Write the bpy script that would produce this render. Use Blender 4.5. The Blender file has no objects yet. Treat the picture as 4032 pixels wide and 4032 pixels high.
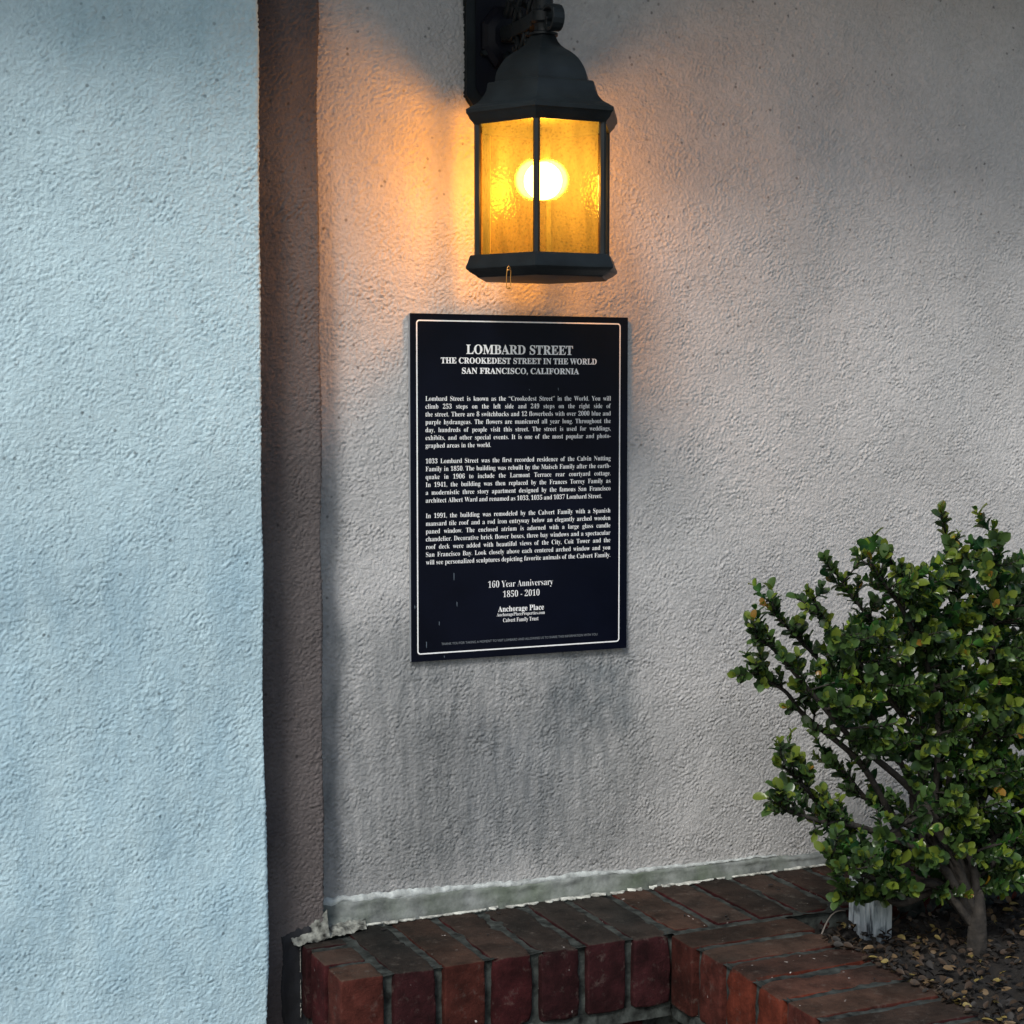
import bpy, bmesh, math, random
import numpy as np
from mathutils import Vector, Matrix, noise as mn

R = math.radians
sc = bpy.context.scene
col = sc.collection
random.seed(7)
rng = np.random.default_rng(11)

# ------------------------------------------------------------------ camera
cam = bpy.data.cameras.new('camera')
cam.sensor_width = 36
cam.lens = 60.43
cam.clip_start = 0.05
cam.clip_end = 2000
co = bpy.data.objects.new('camera', cam)
co.location = (0, -2.1155, 0)
co.rotation_euler = (R(90 - 3.92), 0, R(-23.9))
col.objects.link(co)
sc.camera = co

# ------------------------------------------------------------------ sky, sun, exposure
SUN_EL, SUN_AZ = 44.0, 224.0      # azimuth clockwise from +Y: light from the left and behind the camera
w = bpy.data.worlds.new('World')
sc.world = w
w.use_nodes = True
wn = w.node_tree
sky = wn.nodes.new('ShaderNodeTexSky')
sky.sky_type = 'NISHITA'
sky.sun_disc = False
sky.sun_elevation = R(SUN_EL)
sky.sun_rotation = R(SUN_AZ)
sky.air_density = 1.3
sky.dust_density = 2.0
wn.links.new(sky.outputs[0], wn.nodes['Background'].inputs[0])
wn.nodes['Background'].inputs[1].default_value = 0.10
sl = bpy.data.lights.new('sun', 'SUN')
sl.energy = 2.0
sl.angle = R(14)
sl.color = (1.0, 0.985, 0.96)
so = bpy.data.objects.new('sun', sl)
d = Vector((math.sin(R(SUN_AZ)) * math.cos(R(SUN_EL)), math.cos(R(SUN_AZ)) * math.cos(R(SUN_EL)), math.sin(R(SUN_EL))))
so.rotation_euler = d.to_track_quat('Z', 'Y').to_euler()
col.objects.link(so)
sc.view_settings.view_transform = 'Standard'
sc.view_settings.look = 'None'
sc.view_settings.gamma = 1
sc.view_settings.exposure = 0.36
sc.cycles.use_denoising = True
sc.cycles.max_bounces = 8
sc.cycles.sample_clamp_indirect = 1.2
sc.cycles.transparent_max_bounces = 16

ZT = -0.6957          # top of the brick planter (the eye is at 0)
ZG = -1.46            # pavement

# ------------------------------------------------------------------ helpers
WL = {}               # world position of every root / part, so children can be placed relative to it

def thing(name, loc, label, cat, group=None, kind=None):
    o = bpy.data.objects.new(name, None)
    o.empty_display_size = 0.05
    o.location = loc
    col.objects.link(o)
    WL[o] = Vector(loc)
    tag(o, label, cat, group, kind)
    return o

def tag(o, label=None, cat=None, group=None, kind=None):
    if label: o['label'] = label
    if cat: o['category'] = cat
    if group: o['group'] = group
    if kind: o['kind'] = kind
    return o

def link(name, me, parent=None, loc=None, rot=None, scale=None):
    o = bpy.data.objects.new(name, me)
    col.objects.link(o)
    p = Vector(loc) if loc is not None else Vector((0, 0, 0))
    WL[o] = p
    if parent is not None:
        o.parent = parent
        o.location = p - WL[parent]
    else:
        o.location = p
    if rot is not None: o.rotation_euler = rot
    if scale is not None: o.scale = scale
    return o

def mesh_obj(name, verts, faces, mat, parent=None, smooth=False, origin=None):
    """world-space vertices -> one mesh object with its origin at the centre of its box"""
    v = np.asarray(verts, dtype=np.float32).reshape(-1, 3)
    c = (v.max(0) + v.min(0)) / 2 if origin is None else np.array(origin, dtype=np.float32)
    me = bpy.data.meshes.new(name)
    me.from_pydata((v - c).tolist(), [], faces)
    if smooth: me.polygons.foreach_set('use_smooth', [True] * len(me.polygons))
    mats = mat if isinstance(mat, (list, tuple)) else [mat]
    for m in mats: me.materials.append(m)
    me.update()
    return link(name, me, parent, c.tolist())

class MB:
    def __init__(s): s.v = []; s.f = []; s.m = []
    def add(s, vs, fs, m=0):
        n = len(s.v)
        s.v += [tuple(p) for p in vs]
        s.f += [tuple(i + n for i in f) for f in fs]
        s.m += [m] * len(fs)
    def box(s, x0, x1, y0, y1, z0, z1):
        s.add([(x0, y0, z0), (x1, y0, z0), (x1, y1, z0), (x0, y1, z0), (x0, y0, z1), (x1, y0, z1), (x1, y1, z1), (x0, y1, z1)],
              [(0, 3, 2, 1), (4, 5, 6, 7), (0, 1, 5, 4), (1, 2, 6, 5), (2, 3, 7, 6), (3, 0, 4, 7)])
    def tube(s, pts, rad, seg=8, m=0, cap=True):
        pts = [Vector(p) for p in pts]
        n = len(pts)
        rad = rad if isinstance(rad, (list, tuple)) else [rad] * n
        up = Vector((0.13, 0.31, 0.94))
        t0 = (pts[1] - pts[0]).normalized()
        a = t0.cross(up).normalized()
        rings = []
        for i, p in enumerate(pts):
            t = (pts[min(i + 1, n - 1)] - pts[max(i - 1, 0)]).normalized()
            a = (a - t * a.dot(t)).normalized()
            b = t.cross(a)
            rings.append([p + (a * math.cos(2 * math.pi * k / seg) + b * math.sin(2 * math.pi * k / seg)) * rad[i] for k in range(seg)])
        vs = [q for r in rings for q in r]
        fs = []
        for i in range(n - 1):
            for k in range(seg):
                k2 = (k + 1) % seg
                fs.append((i * seg + k, i * seg + k2, (i + 1) * seg + k2, (i + 1) * seg + k))
        if cap:
            fs.append(tuple(range(seg - 1, -1, -1)))
            fs.append(tuple((n - 1) * seg + k for k in range(seg)))
        s.add(vs, fs, m)
    def lathe(s, prof, cx, cy, seg=24, ph=0.0, cap=True):
        """prof: list of (radius, z)"""
        vs, fs = [], []
        for r, z in prof:
            for k in range(seg):
                t = ph + 2 * math.pi * k / seg
                vs.append((cx + r * math.cos(t), cy + r * math.sin(t), z))
        n = len(prof)
        for i in range(n - 1):
            for k in range(seg):
                k2 = (k + 1) % seg
                fs.append((i * seg + k, (i + 1) * seg + k, (i + 1) * seg + k2, i * seg + k2))
        if cap:
            fs.append(tuple(range(seg)))
            fs.append(tuple((n - 1) * seg + k for k in range(seg - 1, -1, -1)))
        s.add(vs, fs)
    def build(s, name, mat, parent=None, smooth=False, auto=None, bevel=0):
        o = mesh_obj(name, s.v, s.f, mat, parent, smooth)
        if any(s.m): o.data.polygons.foreach_set('material_index', s.m)
        if bevel:
            b = o.modifiers.new('b', 'BEVEL'); b.width = bevel; b.segments = 2; b.limit_method = 'ANGLE'; b.angle_limit = R(35)
        if auto is not None:
            e = [False] * len(o.data.edges)
            bm = bmesh.new(); bm.from_mesh(o.data)
            for k, ed in enumerate(bm.edges):
                if len(ed.link_faces) == 2 and ed.calc_face_angle(0) > auto: ed.smooth = False
            for f in bm.faces: f.smooth = True
            bmesh.ops.recalc_face_normals(bm, faces=bm.faces)
            bm.to_mesh(o.data); bm.free()
        return o

# ------------------------------------------------------------------ materials
def new_mat(name):
    m = bpy.data.materials.new(name); m.use_nodes = True
    return m, m.node_tree.nodes, m.node_tree.links, m.node_tree.nodes['Principled BSDF']

def pos(N):
    return N.new('ShaderNodeNewGeometry').outputs['Position']

def tex(N, L, kind='Noise', scale=10, detail=4, vec=None, rough=0.5, stretch=None, dist=0.0):
    t = N.new('ShaderNodeTex' + kind)
    t.inputs['Scale'].default_value = scale
    if kind == 'Noise':
        t.inputs['Detail'].default_value = detail
        t.inputs['Roughness'].default_value = rough
        t.inputs['Distortion'].default_value = dist
    v = vec if vec is not None else pos(N)
    if stretch is not None:
        mp = N.new('ShaderNodeMapping'); mp.inputs['Scale'].default_value = stretch
        L.new(v, mp.inputs['Vector']); v = mp.outputs[0]
    L.new(v, t.inputs['Vector'])
    return t

def ramp(N, L, src, stops, interp='LINEAR'):
    r = N.new('ShaderNodeValToRGB')
    r.color_ramp.interpolation = interp
    while len(r.color_ramp.elements) < len(stops): r.color_ramp.elements.new(0.5)
    for e, (p, c) in zip(r.color_ramp.elements, stops):
        e.position = p
        e.color = (c, c, c, 1) if isinstance(c, (int, float)) else (*c, 1)
    L.new(src, r.inputs[0])
    return r.outputs[0]

def mix(N, L, a, b, f, mode='MIX'):
    m = N.new('ShaderNodeMix'); m.data_type = 'RGBA'; m.blend_type = mode
    for sock, val in ((m.inputs[0], f), (m.inputs[6], a), (m.inputs[7], b)):
        if isinstance(val, (int, float)): sock.default_value = val
        elif isinstance(val, tuple): sock.default_value = (*val, 1) if len(val) == 3 else val
        else: L.new(val, sock)
    return m.outputs[2]

def math_(N, L, op, a, b=0.0, clamp=False):
    m = N.new('ShaderNodeMath'); m.operation = op; m.use_clamp = clamp
    for s, v in ((m.inputs[0], a), (m.inputs[1], b)):
        if isinstance(v, (int, float)): s.default_value = v
        else: L.new(v, s)
    return m.outputs[0]

def bump(N, L, h, strength=0.5, dist=0.001, prev=None):
    b = N.new('ShaderNodeBump'); b.inputs['Strength'].default_value = strength; b.inputs['Distance'].default_value = dist
    L.new(h, b.inputs['Height'])
    if prev is not None: L.new(prev, b.inputs['Normal'])
    return b.outputs[0]

def simple(name, c, rough=0.5, metal=0.0, spec=0.5, var=0.0, scale=40, bumpd=0.0, bscale=200):
    m, N, L, P = new_mat(name)
    P.inputs['Base Color'].default_value = (*c, 1)
    P.inputs['Roughness'].default_value = rough
    P.inputs['Metallic'].default_value = metal
    P.inputs['Specular IOR Level'].default_value = spec
    if var:
        t = tex(N, L, scale=scale, detail=5)
        lo = tuple(x * (1 - var) for x in c); hi = tuple(min(1, x * (1 + var)) for x in c)
        L.new(ramp(N, L, t.outputs[0], [(0.3, lo), (0.7, hi)]), P.inputs['Base Color'])
    if bumpd:
        t2 = tex(N, L, scale=bscale, detail=4)
        L.new(bump(N, L, t2.outputs[0], 1.0, bumpd), P.inputs['Normal'])
    return m

def band(N, L, x, c, wd, soft):
    """soft window around c of half width wd on value x"""
    d = math_(N, L, 'ABSOLUTE', math_(N, L, 'SUBTRACT', x, c))
    mr = N.new('ShaderNodeMapRange'); mr.interpolation_type = 'SMOOTHSTEP'
    L.new(d, mr.inputs[0])
    mr.inputs[1].default_value = wd; mr.inputs[2].default_value = wd + soft
    mr.inputs[3].default_value = 1; mr.inputs[4].default_value = 0
    return mr.outputs[0]

def stucco(name, base, stain=None, mottled=0.10, grime_and_shade=()):
    m, N, L, P = new_mat(name)
    p = pos(N)
    sep = N.new('ShaderNodeSeparateXYZ'); L.new(p, sep.inputs[0])
    X, Y, Z = sep.outputs
    t = tex(N, L, scale=5.5, detail=5, rough=0.6)
    lo = tuple(x * (1 - mottled) for x in base); hi = tuple(x * (1 + mottled) for x in base)
    c = ramp(N, L, t.outputs[0], [(0.3, lo), (0.7, hi)])
    fine = tex(N, L, scale=130, detail=3)
    c = mix(N, L, c, ramp(N, L, fine.outputs[0], [(0.3, 0.86), (0.65, 1.0)]), 1.0, 'MULTIPLY')
    # tiny dark pits
    vor = tex(N, L, 'Voronoi', scale=62)
    pit = ramp(N, L, vor.outputs['Distance'], [(0.08, 0.25), (0.17, 1.0)])
    pm = tex(N, L, scale=23, detail=1)
    pit = mix(N, L, (1, 1, 1), pit, ramp(N, L, pm.outputs[0], [(0.46, 0.0), (0.58, 1.0)]))
    c = mix(N, L, c, pit, 0.75, 'MULTIPLY')
    for (cx, wx, sx, cz, wz, sz, amt, colr, sc_, st) in grime_and_shade:
        # grime runs and painted shade: window in x and z broken up by noise drawn out along the fall of the water
        n1 = tex(N, L, scale=sc_, detail=5, rough=0.62, stretch=st)
        nn = ramp(N, L, n1.outputs[0], [(0.32, 0.22), (0.68, 1.0)])
        wob = tex(N, L, scale=7, detail=3)
        xx = math_(N, L, 'ADD', X, math_(N, L, 'MULTIPLY', math_(N, L, 'SUBTRACT', wob.outputs[0], 0.5), 0.10))
        zz = math_(N, L, 'ADD', Z, math_(N, L, 'MULTIPLY', math_(N, L, 'SUBTRACT', wob.outputs[0], 0.5), 0.14))
        f = math_(N, L, 'MULTIPLY', band(N, L, xx, cx, wx, sx), band(N, L, zz, cz, wz, sz))
        f = math_(N, L, 'MULTIPLY', f, nn)
        f = math_(N, L, 'MULTIPLY', f, amt, True)
        c = mix(N, L, c, mix(N, L, c, colr, 1.0, 'MULTIPLY'), f)
    L.new(c, P.inputs['Base Color'])
    P.inputs['Roughness'].default_value = 0.62
    P.inputs['Specular IOR Level'].default_value = 0.35
    b1 = tex(N, L, scale=260, detail=4, rough=0.6)
    b2 = tex(N, L, 'Voronoi', scale=170)
    nrm = bump(N, L, b1.outputs[0], 1.0, 0.0020)
    nrm = bump(N, L, b2.outputs['Distance'], 0.5, 0.0006, nrm)
    L.new(nrm, P.inputs['Normal'])
    return m

GR = (0.46, 0.49, 0.505)
M_WALL = stucco('taupe_grey_stucco', (0.47, 0.464, 0.455), grime_and_shade=[
    (0.95, 0.12, 0.14, -0.47, 0.12, 0.12, 0.85, GR, 75, (1, 1, 0.17)),
    (0.94, 0.03, 0.10, -0.52, 0.05, 0.09, 0.8, (0.50, 0.54, 0.58), 90, (1, 1, 0.15)),
    (1.06, 0.05, 0.04, -0.42, 0.03, 0.06, 1.0, (0.50, 0.55, 0.58), 50, (1, 1, 0.6)),
    (0.75, 0.06, 0.10, -0.50, 0.14, 0.12, 0.75, GR, 70, (1, 1, 0.17)),
    (0.670, 0.006, 0.022, -0.40, 0.24, 0.12, 0.6, (0.34, 0.39, 0.42), 22, (1, 1, 0.6)),  # shade beside the brown band's edge, painted into the wall colour
    (1.02, 0.30, 0.2, -0.56, 0.06, 0.10, 0.35, GR, 26, (1, 1, 0.45)),
    (0.95, 0.3, 0.1, 0.52, 0.04, 0.12, 0.5, (0.66, 0.69, 0.72), 14, (1, 1, 1)),  # darker band near the top of the wall
])
M_PILLAR = stucco('pale_blue_stucco', (0.52, 0.675, 0.72), mottled=0.08, grime_and_shade=[
    (0.46, 0.10, 0.1, 0.45, 0.03, 0.16, 0.7, (0.66, 0.76, 0.80), 14, (1, 1, 0.6)),  # darker patch high on the pillar
    (0.36, 0.16, 0.1, -0.50, 0.25, 0.2, 0.75, (0.62, 0.71, 0.78), 24, (1, 1, 0.30)),
    (0.42, 0.20, 0.1, -0.10, 0.5, 0.3, 0.35, (0.70, 0.77, 0.82), 40, (1, 1, 0.25)),
])
M_SPLAY = stucco('brown_taupe_stucco', (0.105, 0.090, 0.087), mottled=0.14, grime_and_shade=[
    (0.575, 0.012, 0.03, 0.0, 2, 1, 0.7, (0.50, 0.50, 0.56), 20, (1, 1, 0.3)),  # pillar's shadow on the band, painted along its left edge
    (0.61, 0.06, 0.06, 0.62, 0.10, 0.25, 1.2, (0.40, 0.42, 0.48), 8, (1, 1, 0.6)),  # shade above the lantern hood, painted into the top of the band
])

def brick_mat(name, top, side, white=0.0):
    m, N, L, P = new_mat(name)
    g = N.new('ShaderNodeNewGeometry')
    sep = N.new('ShaderNodeSeparateXYZ'); L.new(g.outputs['Normal'], sep.inputs[0])
    oi = N.new('ShaderNodeObjectInfo')
    t = tex(N, L, scale=38, detail=6, rough=0.65)
    t2 = tex(N, L, scale=9, detail=4)
    # weathered algae/dust film lies on the upward faces, clean burnt clay on the sides
    upf = ramp(N, L, math_(N, L, 'ADD', sep.outputs[2], math_(N, L, 'MULTIPLY', math_(N, L, 'SUBTRACT', t.outputs[0], 0.5), 0.9)), [(0.45, 0.0), (0.8, 1.0)])
    cs = ramp(N, L, t.outputs[0], [(0.3, tuple(x * 0.6 for x in side)), (0.7, tuple(x * 1.35 for x in side))])
    ct = ramp(N, L, t2.outputs[0], [(0.35, tuple(x * 0.7 for x in top)), (0.65, (top[0] * 1.5, top[1] * 1.15, top[2] * 1.05))])
    c = mix(N, L, cs, ct, upf)
    grime = ramp(N, L, tex(N, L, scale=24, detail=6, rough=0.7).outputs[0], [(0.36, 0.38), (0.58, 1.0)])
    c = mix(N, L, c, grime, 0.85, 'MULTIPLY')
    br = math_(N, L, 'ADD', math_(N, L, 'MULTIPLY', oi.outputs['Random'], 0.6), 0.7)
    c = mix(N, L, c, br, 1.0, 'MULTIPLY')
    # specks of old paint and lime
    v = tex(N, L, 'Noise', scale=95, detail=2)
    sp = ramp(N, L, v.outputs[0], [(0.735 - white, 0.0), (0.76 - white, 1.0)])
    reg = ramp(N, L, tex(N, L, scale=16, detail=2).outputs[0], [(0.52, 0.0), (0.62, 1.0)])
    c = mix(N, L, c, (0.50, 0.47, 0.44), math_(N, L, 'MULTIPLY', sp, reg))
    dust = ramp(N, L, tex(N, L, scale=58, detail=6, rough=0.75).outputs[0], [(0.56, 0.0), (0.72, 0.35)])
    c = mix(N, L, c, (0.16, 0.14, 0.12), dust)
    L.new(c, P.inputs['Base Color'])
    P.inputs['Roughness'].default_value = 0.85
    P.inputs['Specular IOR Level'].default_value = 0.12
    b = tex(N, L, scale=120, detail=6, rough=0.75)
    L.new(bump(N, L, b.outputs[0], 1.0, 0.0028), P.inputs['Normal'])
    return m

M_BR = [brick_mat('worn_red_brick', (0.036, 0.030, 0.025), (0.040, 0.0085, 0.0095)),
        brick_mat('greyed_brick', (0.031, 0.031, 0.028), (0.035, 0.0095, 0.011), 0.01),
        brick_mat('orange_red_brick', (0.050, 0.030, 0.023), (0.092, 0.020, 0.011), 0.035),
        brick_mat('brown_brick', (0.042, 0.031, 0.024), (0.055, 0.015, 0.011), 0.02)]
M_MORTAR = simple('grey_green_mortar', (0.032, 0.037, 0.034), 0.95, var=0.85, scale=60, bumpd=0.002, bscale=160, spec=0.2)
M_MORTARL = simple('pale_lime_mortar', (0.17, 0.175, 0.155), 0.95, var=0.9, scale=110, bumpd=0.002, bscale=120, spec=0.2)

def skirting_mat():
    m, N, L, P = new_mat('cement_skirting')
    sep = N.new('ShaderNodeSeparateXYZ'); L.new(pos(N), sep.inputs[0])
    t = tex(N, L, scale=30, detail=5, rough=0.65)
    c = ramp(N, L, t.outputs[0], [(0.32, (0.085, 0.095, 0.09)), (0.68, (0.27, 0.29, 0.28))])
    g = ramp(N, L, tex(N, L, scale=14, detail=4).outputs[0], [(0.45, 0.0), (0.7, 0.6)])
    c = mix(N, L, c, (0.075, 0.105, 0.06), g)
    L.new(c, P.inputs['Base Color']); P.inputs['Roughness'].default_value = 0.9
    L.new(bump(N, L, tex(N, L, scale=110, detail=5).outputs[0], 1, 0.0018), P.inputs['Normal'])
    return m
M_SKIRT = skirting_mat()
M_PAINT = simple('flaking_white_paint', (0.42, 0.43, 0.39), 0.85, var=0.7, scale=90, bumpd=0.001, bscale=200)
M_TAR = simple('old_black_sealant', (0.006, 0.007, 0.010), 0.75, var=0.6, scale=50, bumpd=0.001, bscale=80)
M_IRON = simple('black_lantern_metal', (0.0075, 0.0110, 0.0130), 0.45, spec=0.22, var=0.35, scale=30, bumpd=0.0003, bscale=500)
M_PLATE = simple('dark_plate_metal', (0.003, 0.004, 0.008), 0.5, spec=0.15, var=0.3, scale=30)
M_BLACK = simple('navy_black_panel', (0.0028, 0.004, 0.010), 0.30, spec=0.12, var=0.3, scale=9)
M_EDGE = simple('aluminium_edge', (0.30, 0.33, 0.36), 0.45)
M_PRINT = simple('white_print', (0.95, 0.95, 0.92), 0.5, var=0.12, scale=400)
M_PRINTD = simple('faded_grey_print', (0.20, 0.22, 0.24), 0.5)
M_SCRATCH = simple('pale_scratch', (0.10, 0.13, 0.16), 0.5)
M_PIN = simple('brass_pin', (0.62, 0.30, 0.08), 0.3, metal=0.9)
M_BARK = simple('dark_bark', (0.024, 0.020, 0.016), 0.9, var=0.6, scale=70, bumpd=0.004, bscale=90)
def wood_white():
    m, N, L, P = new_mat('weathered_white_wood')
    t = tex(N, L, scale=150, detail=5, stretch=(1, 1, 0.13), rough=0.6)
    t2 = tex(N, L, scale=38, detail=4)
    c = ramp(N, L, t.outputs[0], [(0.36, (0.05, 0.06, 0.07)), (0.44, (0.30, 0.35, 0.38)), (0.6, (0.58, 0.63, 0.65))])
    c = mix(N, L, c, (0.09, 0.11, 0.12), ramp(N, L, t2.outputs[0], [(0.56, 0.0), (0.66, 0.85)]))
    L.new(c, P.inputs['Base Color']); P.inputs['Roughness'].default_value = 0.75
    L.new(bump(N, L, t.outputs[0], 1.0, 0.0015), P.inputs['Normal'])
    return m
M_WOODW = wood_white()
M_SOIL = simple('dark_soil', (0.010, 0.008, 0.006), 0.95, var=0.6, scale=80, bumpd=0.003, bscale=120)
M_PAVE = simple('concrete_pavement', (0.23, 0.23, 0.225), 0.9, var=0.2, scale=8, bumpd=0.001, bscale=150)
M_SEED = simple('dark_seed', (0.012, 0.010, 0.010), 0.7)
M_DRY = [simple('brown_dry_leaf', (0.030, 0.017, 0.008), 0.7, var=0.4, scale=200),
         simple('tan_dry_leaf', (0.11, 0.07, 0.03), 0.7, var=0.3, scale=200),
         simple('yellow_dry_leaf', (0.17, 0.13, 0.035), 0.65, var=0.3, scale=200),
         simple('black_dry_leaf', (0.012, 0.010, 0.008), 0.7, var=0.4, scale=200)]

def leaf_mat(name, c, back, rough=0.30):
    m, N, L, P = new_mat(name)
    g = N.new('ShaderNodeNewGeometry')
    t = tex(N, L, scale=45, detail=3)
    a = ramp(N, L, t.outputs[0], [(0.3, tuple(x * 0.65 for x in c)), (0.7, tuple(x * 1.35 for x in c))])
    cc = mix(N, L, a, back, g.outputs['Backfacing'])
    L.new(cc, P.inputs['Base Color'])
    P.inputs['Roughness'].default_value = rough
    P.inputs['Specular IOR Level'].default_value = 0.45
    tr = N.new('ShaderNodeBsdfTranslucent'); L.new(cc, tr.inputs[0])
    mx = N.new('ShaderNodeMixShader'); mx.inputs[0].default_value = 0.18
    out = N['Material Output']
    L.new(P.outputs[0], mx.inputs[1]); L.new(tr.outputs[0], mx.inputs[2]); L.new(mx.outputs[0], out.inputs[0])
    return m
M_LEAF = [leaf_mat('deep_green_leaf', (0.014, 0.052, 0.018), (0.026, 0.052, 0.018)),
          leaf_mat('mid_green_leaf', (0.036, 0.108, 0.022), (0.046, 0.088, 0.022)),
          leaf_mat('yellow_green_leaf', (0.160, 0.245, 0.026), (0.11, 0.15, 0.02)),
          leaf_mat('yellow_orange_leaf', (0.30, 0.19, 0.02), (0.20, 0.11, 0.02))]

def glass_mat():
    m, N, L, P = new_mat('amber_seeded_glass')
    N.remove(P)
    out = N['Material Output']
    t = tex(N, L, scale=55, detail=5, stretch=(1, 1, 0.22), rough=0.6)
    seeds = tex(N, L, 'Voronoi', scale=230)
    k = math_(N, L, 'MULTIPLY', ramp(N, L, t.outputs[0], [(0.30, 0.50), (0.70, 1.0)]), ramp(N, L, seeds.outputs['Distance'], [(0.10, 0.6), (0.4, 1.0)]))
    tc = mix(N, L, (0.088, 0.078, 0.040), (0.058, 0.047, 0.020), t.outputs[0])
    tr = N.new('ShaderNodeBsdfTransparent'); L.new(mix(N, L, (1.0, 0.66, 0.14), k, 1.0, 'MULTIPLY'), tr.inputs[0])
    tl = N.new('ShaderNodeBsdfTranslucent'); L.new(mix(N, L, tc, k, 1.0, 'MULTIPLY'), tl.inputs[0])
    gl = N.new('ShaderNodeBsdfGlossy'); gl.inputs['Roughness'].default_value = 0.12
    bn = bump(N, L, seeds.outputs['Distance'], 0.5, 0.001)
    L.new(bn, gl.inputs['Normal'])
    m1 = N.new('ShaderNodeMixShader'); m1.inputs[0].default_value = 0.55
    L.new(tr.outputs[0], m1.inputs[1]); L.new(tl.outputs[0], m1.inputs[2])
    rf = N.new('ShaderNodeBsdfRefraction'); rf.inputs['Roughness'].default_value = 0.34; rf.inputs['IOR'].default_value = 1.25
    rf.inputs['Color'].default_value = (1.0, 0.80, 0.30, 1)
    m3 = N.new('ShaderNodeMixShader'); m3.inputs[0].default_value = 0.035
    L.new(m1.outputs[0], m3.inputs[1]); L.new(rf.outputs[0], m3.inputs[2])
    m2 = N.new('ShaderNodeMixShader'); m2.inputs[0].default_value = 0.012
    L.new(m3.outputs[0], m2.inputs[1]); L.new(gl.outputs[0], m2.inputs[2])
    L.new(m2.outputs[0], out.inputs[0])
    return m
M_GLASS = glass_mat()
BULB = 410.0
def bulb_mat():
    m, N, L, P = new_mat('lit_bulb')
    P.inputs['Base Color'].default_value = (0.9, 0.9, 0.9, 1)
    P.inputs['Emission Color'].default_value = (1.0, 0.50, 0.085, 1)
    P.inputs['Emission Strength'].default_value = BULB
    return m
M_BULB = bulb_mat()

# ------------------------------------------------------------------ stucco relief: band-passed trowel texture, tileable, 2.2 mm cells
CELL = 0.0018
NT = 1280
def field(l0, l1, theta=None, spread=0.6, seed=0):
    r = np.random.default_rng(seed)
    F = np.fft.fft2(r.standard_normal((NT, NT)))
    k = np.fft.fftfreq(NT, d=CELL)
    kx, kz = np.meshgrid(k, k)
    kk = np.hypot(kx, kz) + 1e-9
    f0, f1 = 1 / l1, 1 / l0
    fc, bw = math.sqrt(f0 * f1), math.log(f1 / f0) / 2
    G = np.exp(-(np.log(kk / fc) / bw) ** 2)
    if theta is not None:
        a = np.arctan2(kz, kx)
        dlt = np.angle(np.exp(2j * (a - theta))) / 2
        G = G * (0.25 + np.exp(-(dlt / spread) ** 2))
    h = np.fft.ifft2(F * G).real
    return h / h.std()
fa = np.maximum(field(0.0038, 0.012, R(-38), 1.0, 1), field(0.0038, 0.012, R(-50), 1.2, 11))    # trowelled ridges leaning to the right
fb = np.maximum(field(0.0038, 0.011, R(-80), 1.0, 2), field(0.0038, 0.013, None, 1, 12))         # flatter, knobbly areas
fm = field(0.06, 0.25, None, 1, 3)
mk = 1 / (1 + np.exp(-2.2 * fm))
H = fa * mk + fb * (1 - mk)
H = (H - H.mean()) / H.std()
H = H + 0.85 * field(0.0036, 0.0065, None, 1, 8) + 0.40 * field(0.014, 0.035, None, 1, 9)
H = H / H.std()
fp = field(0.0045, 0.009, None, 1, 4)
H = H - 2.6 * np.clip(fp - 2.15, 0, 0.8)        # scattered pits
fs = field(0.05, 0.12, None, 1, 5)
env = 0.85 + 0.28 * np.tanh(fs)
H = H * env
RELIEF = H.astype(np.float32)
WAVY = (field(0.15, 0.5, None, 1, 6) * 0.0009).astype(np.float32)

def axis_coords(lo, hi, flo, fhi, coarse=0.06):
    """coordinates with CELL spacing on [flo, fhi] and coarse spacing outside"""
    out = []
    if lo < flo - 1e-6: out += list(np.arange(lo, flo - coarse * 0.3, coarse))
    out += list(np.arange(flo, fhi, CELL))
    out.append(fhi)
    if hi > fhi + 1e-6: out += list(np.arange(fhi + coarse, hi - coarse * 0.3, coarse)) + [hi]
    return np.array(out)

def stucco_sheet(name, path, us, zs, mat, parent, amp, u_off=0.0, fade0=False, fade1=False):
    """path(u) -> x, y, nx, ny arrays; one displaced sheet"""
    x, y, nx, ny = path(us)
    iu = np.round((us + u_off) / CELL).astype(int) % NT
    iz = np.round((zs + 4.0) / CELL).astype(int) % NT
    D = RELIEF[np.ix_(iz, iu)] * amp + WAVY[np.ix_(iz, iu)]
    fd = np.ones_like(us)
    if fade0: fd = fd * np.clip((us - us[0]) / 0.006, 0, 1)
    if fade1: fd = fd * np.clip((us[-1] - us) / 0.006, 0, 1)
    D = D * fd[None, :]
    V = np.empty((len(zs), len(us), 3), dtype=np.float32)
    V[..., 0] = x[None] + nx[None] * D
    V[..., 1] = y[None] + ny[None] * D
    V[..., 2] = zs[:, None]
    nz, nu = len(zs), len(us)
    c = V.reshape(-1, 3).mean(0)
    me = bpy.data.meshes.new(name)
    me.vertices.add(nz * nu)
    me.vertices.foreach_set('co', (V.reshape(-1, 3) - c).ravel())
    i = (np.arange(nz - 1)[:, None] * nu + np.arange(nu - 1)[None]).ravel()
    q = np.stack([i, i + 1, i + nu + 1, i + nu], 1).astype(np.int32)
    nq = len(q)
    me.loops.add(nq * 4); me.loops.foreach_set('vertex_index', q.ravel())
    me.polygons.add(nq)
    me.polygons.foreach_set('loop_start', (np.arange(nq) * 4).astype(np.int32))
    me.polygons.foreach_set('use_smooth', np.ones(nq, dtype=bool))
    me.materials.append(mat)
    me.update(calc_edges=True)
    me.validate()
    return link(name, me, parent, c.tolist())

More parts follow.
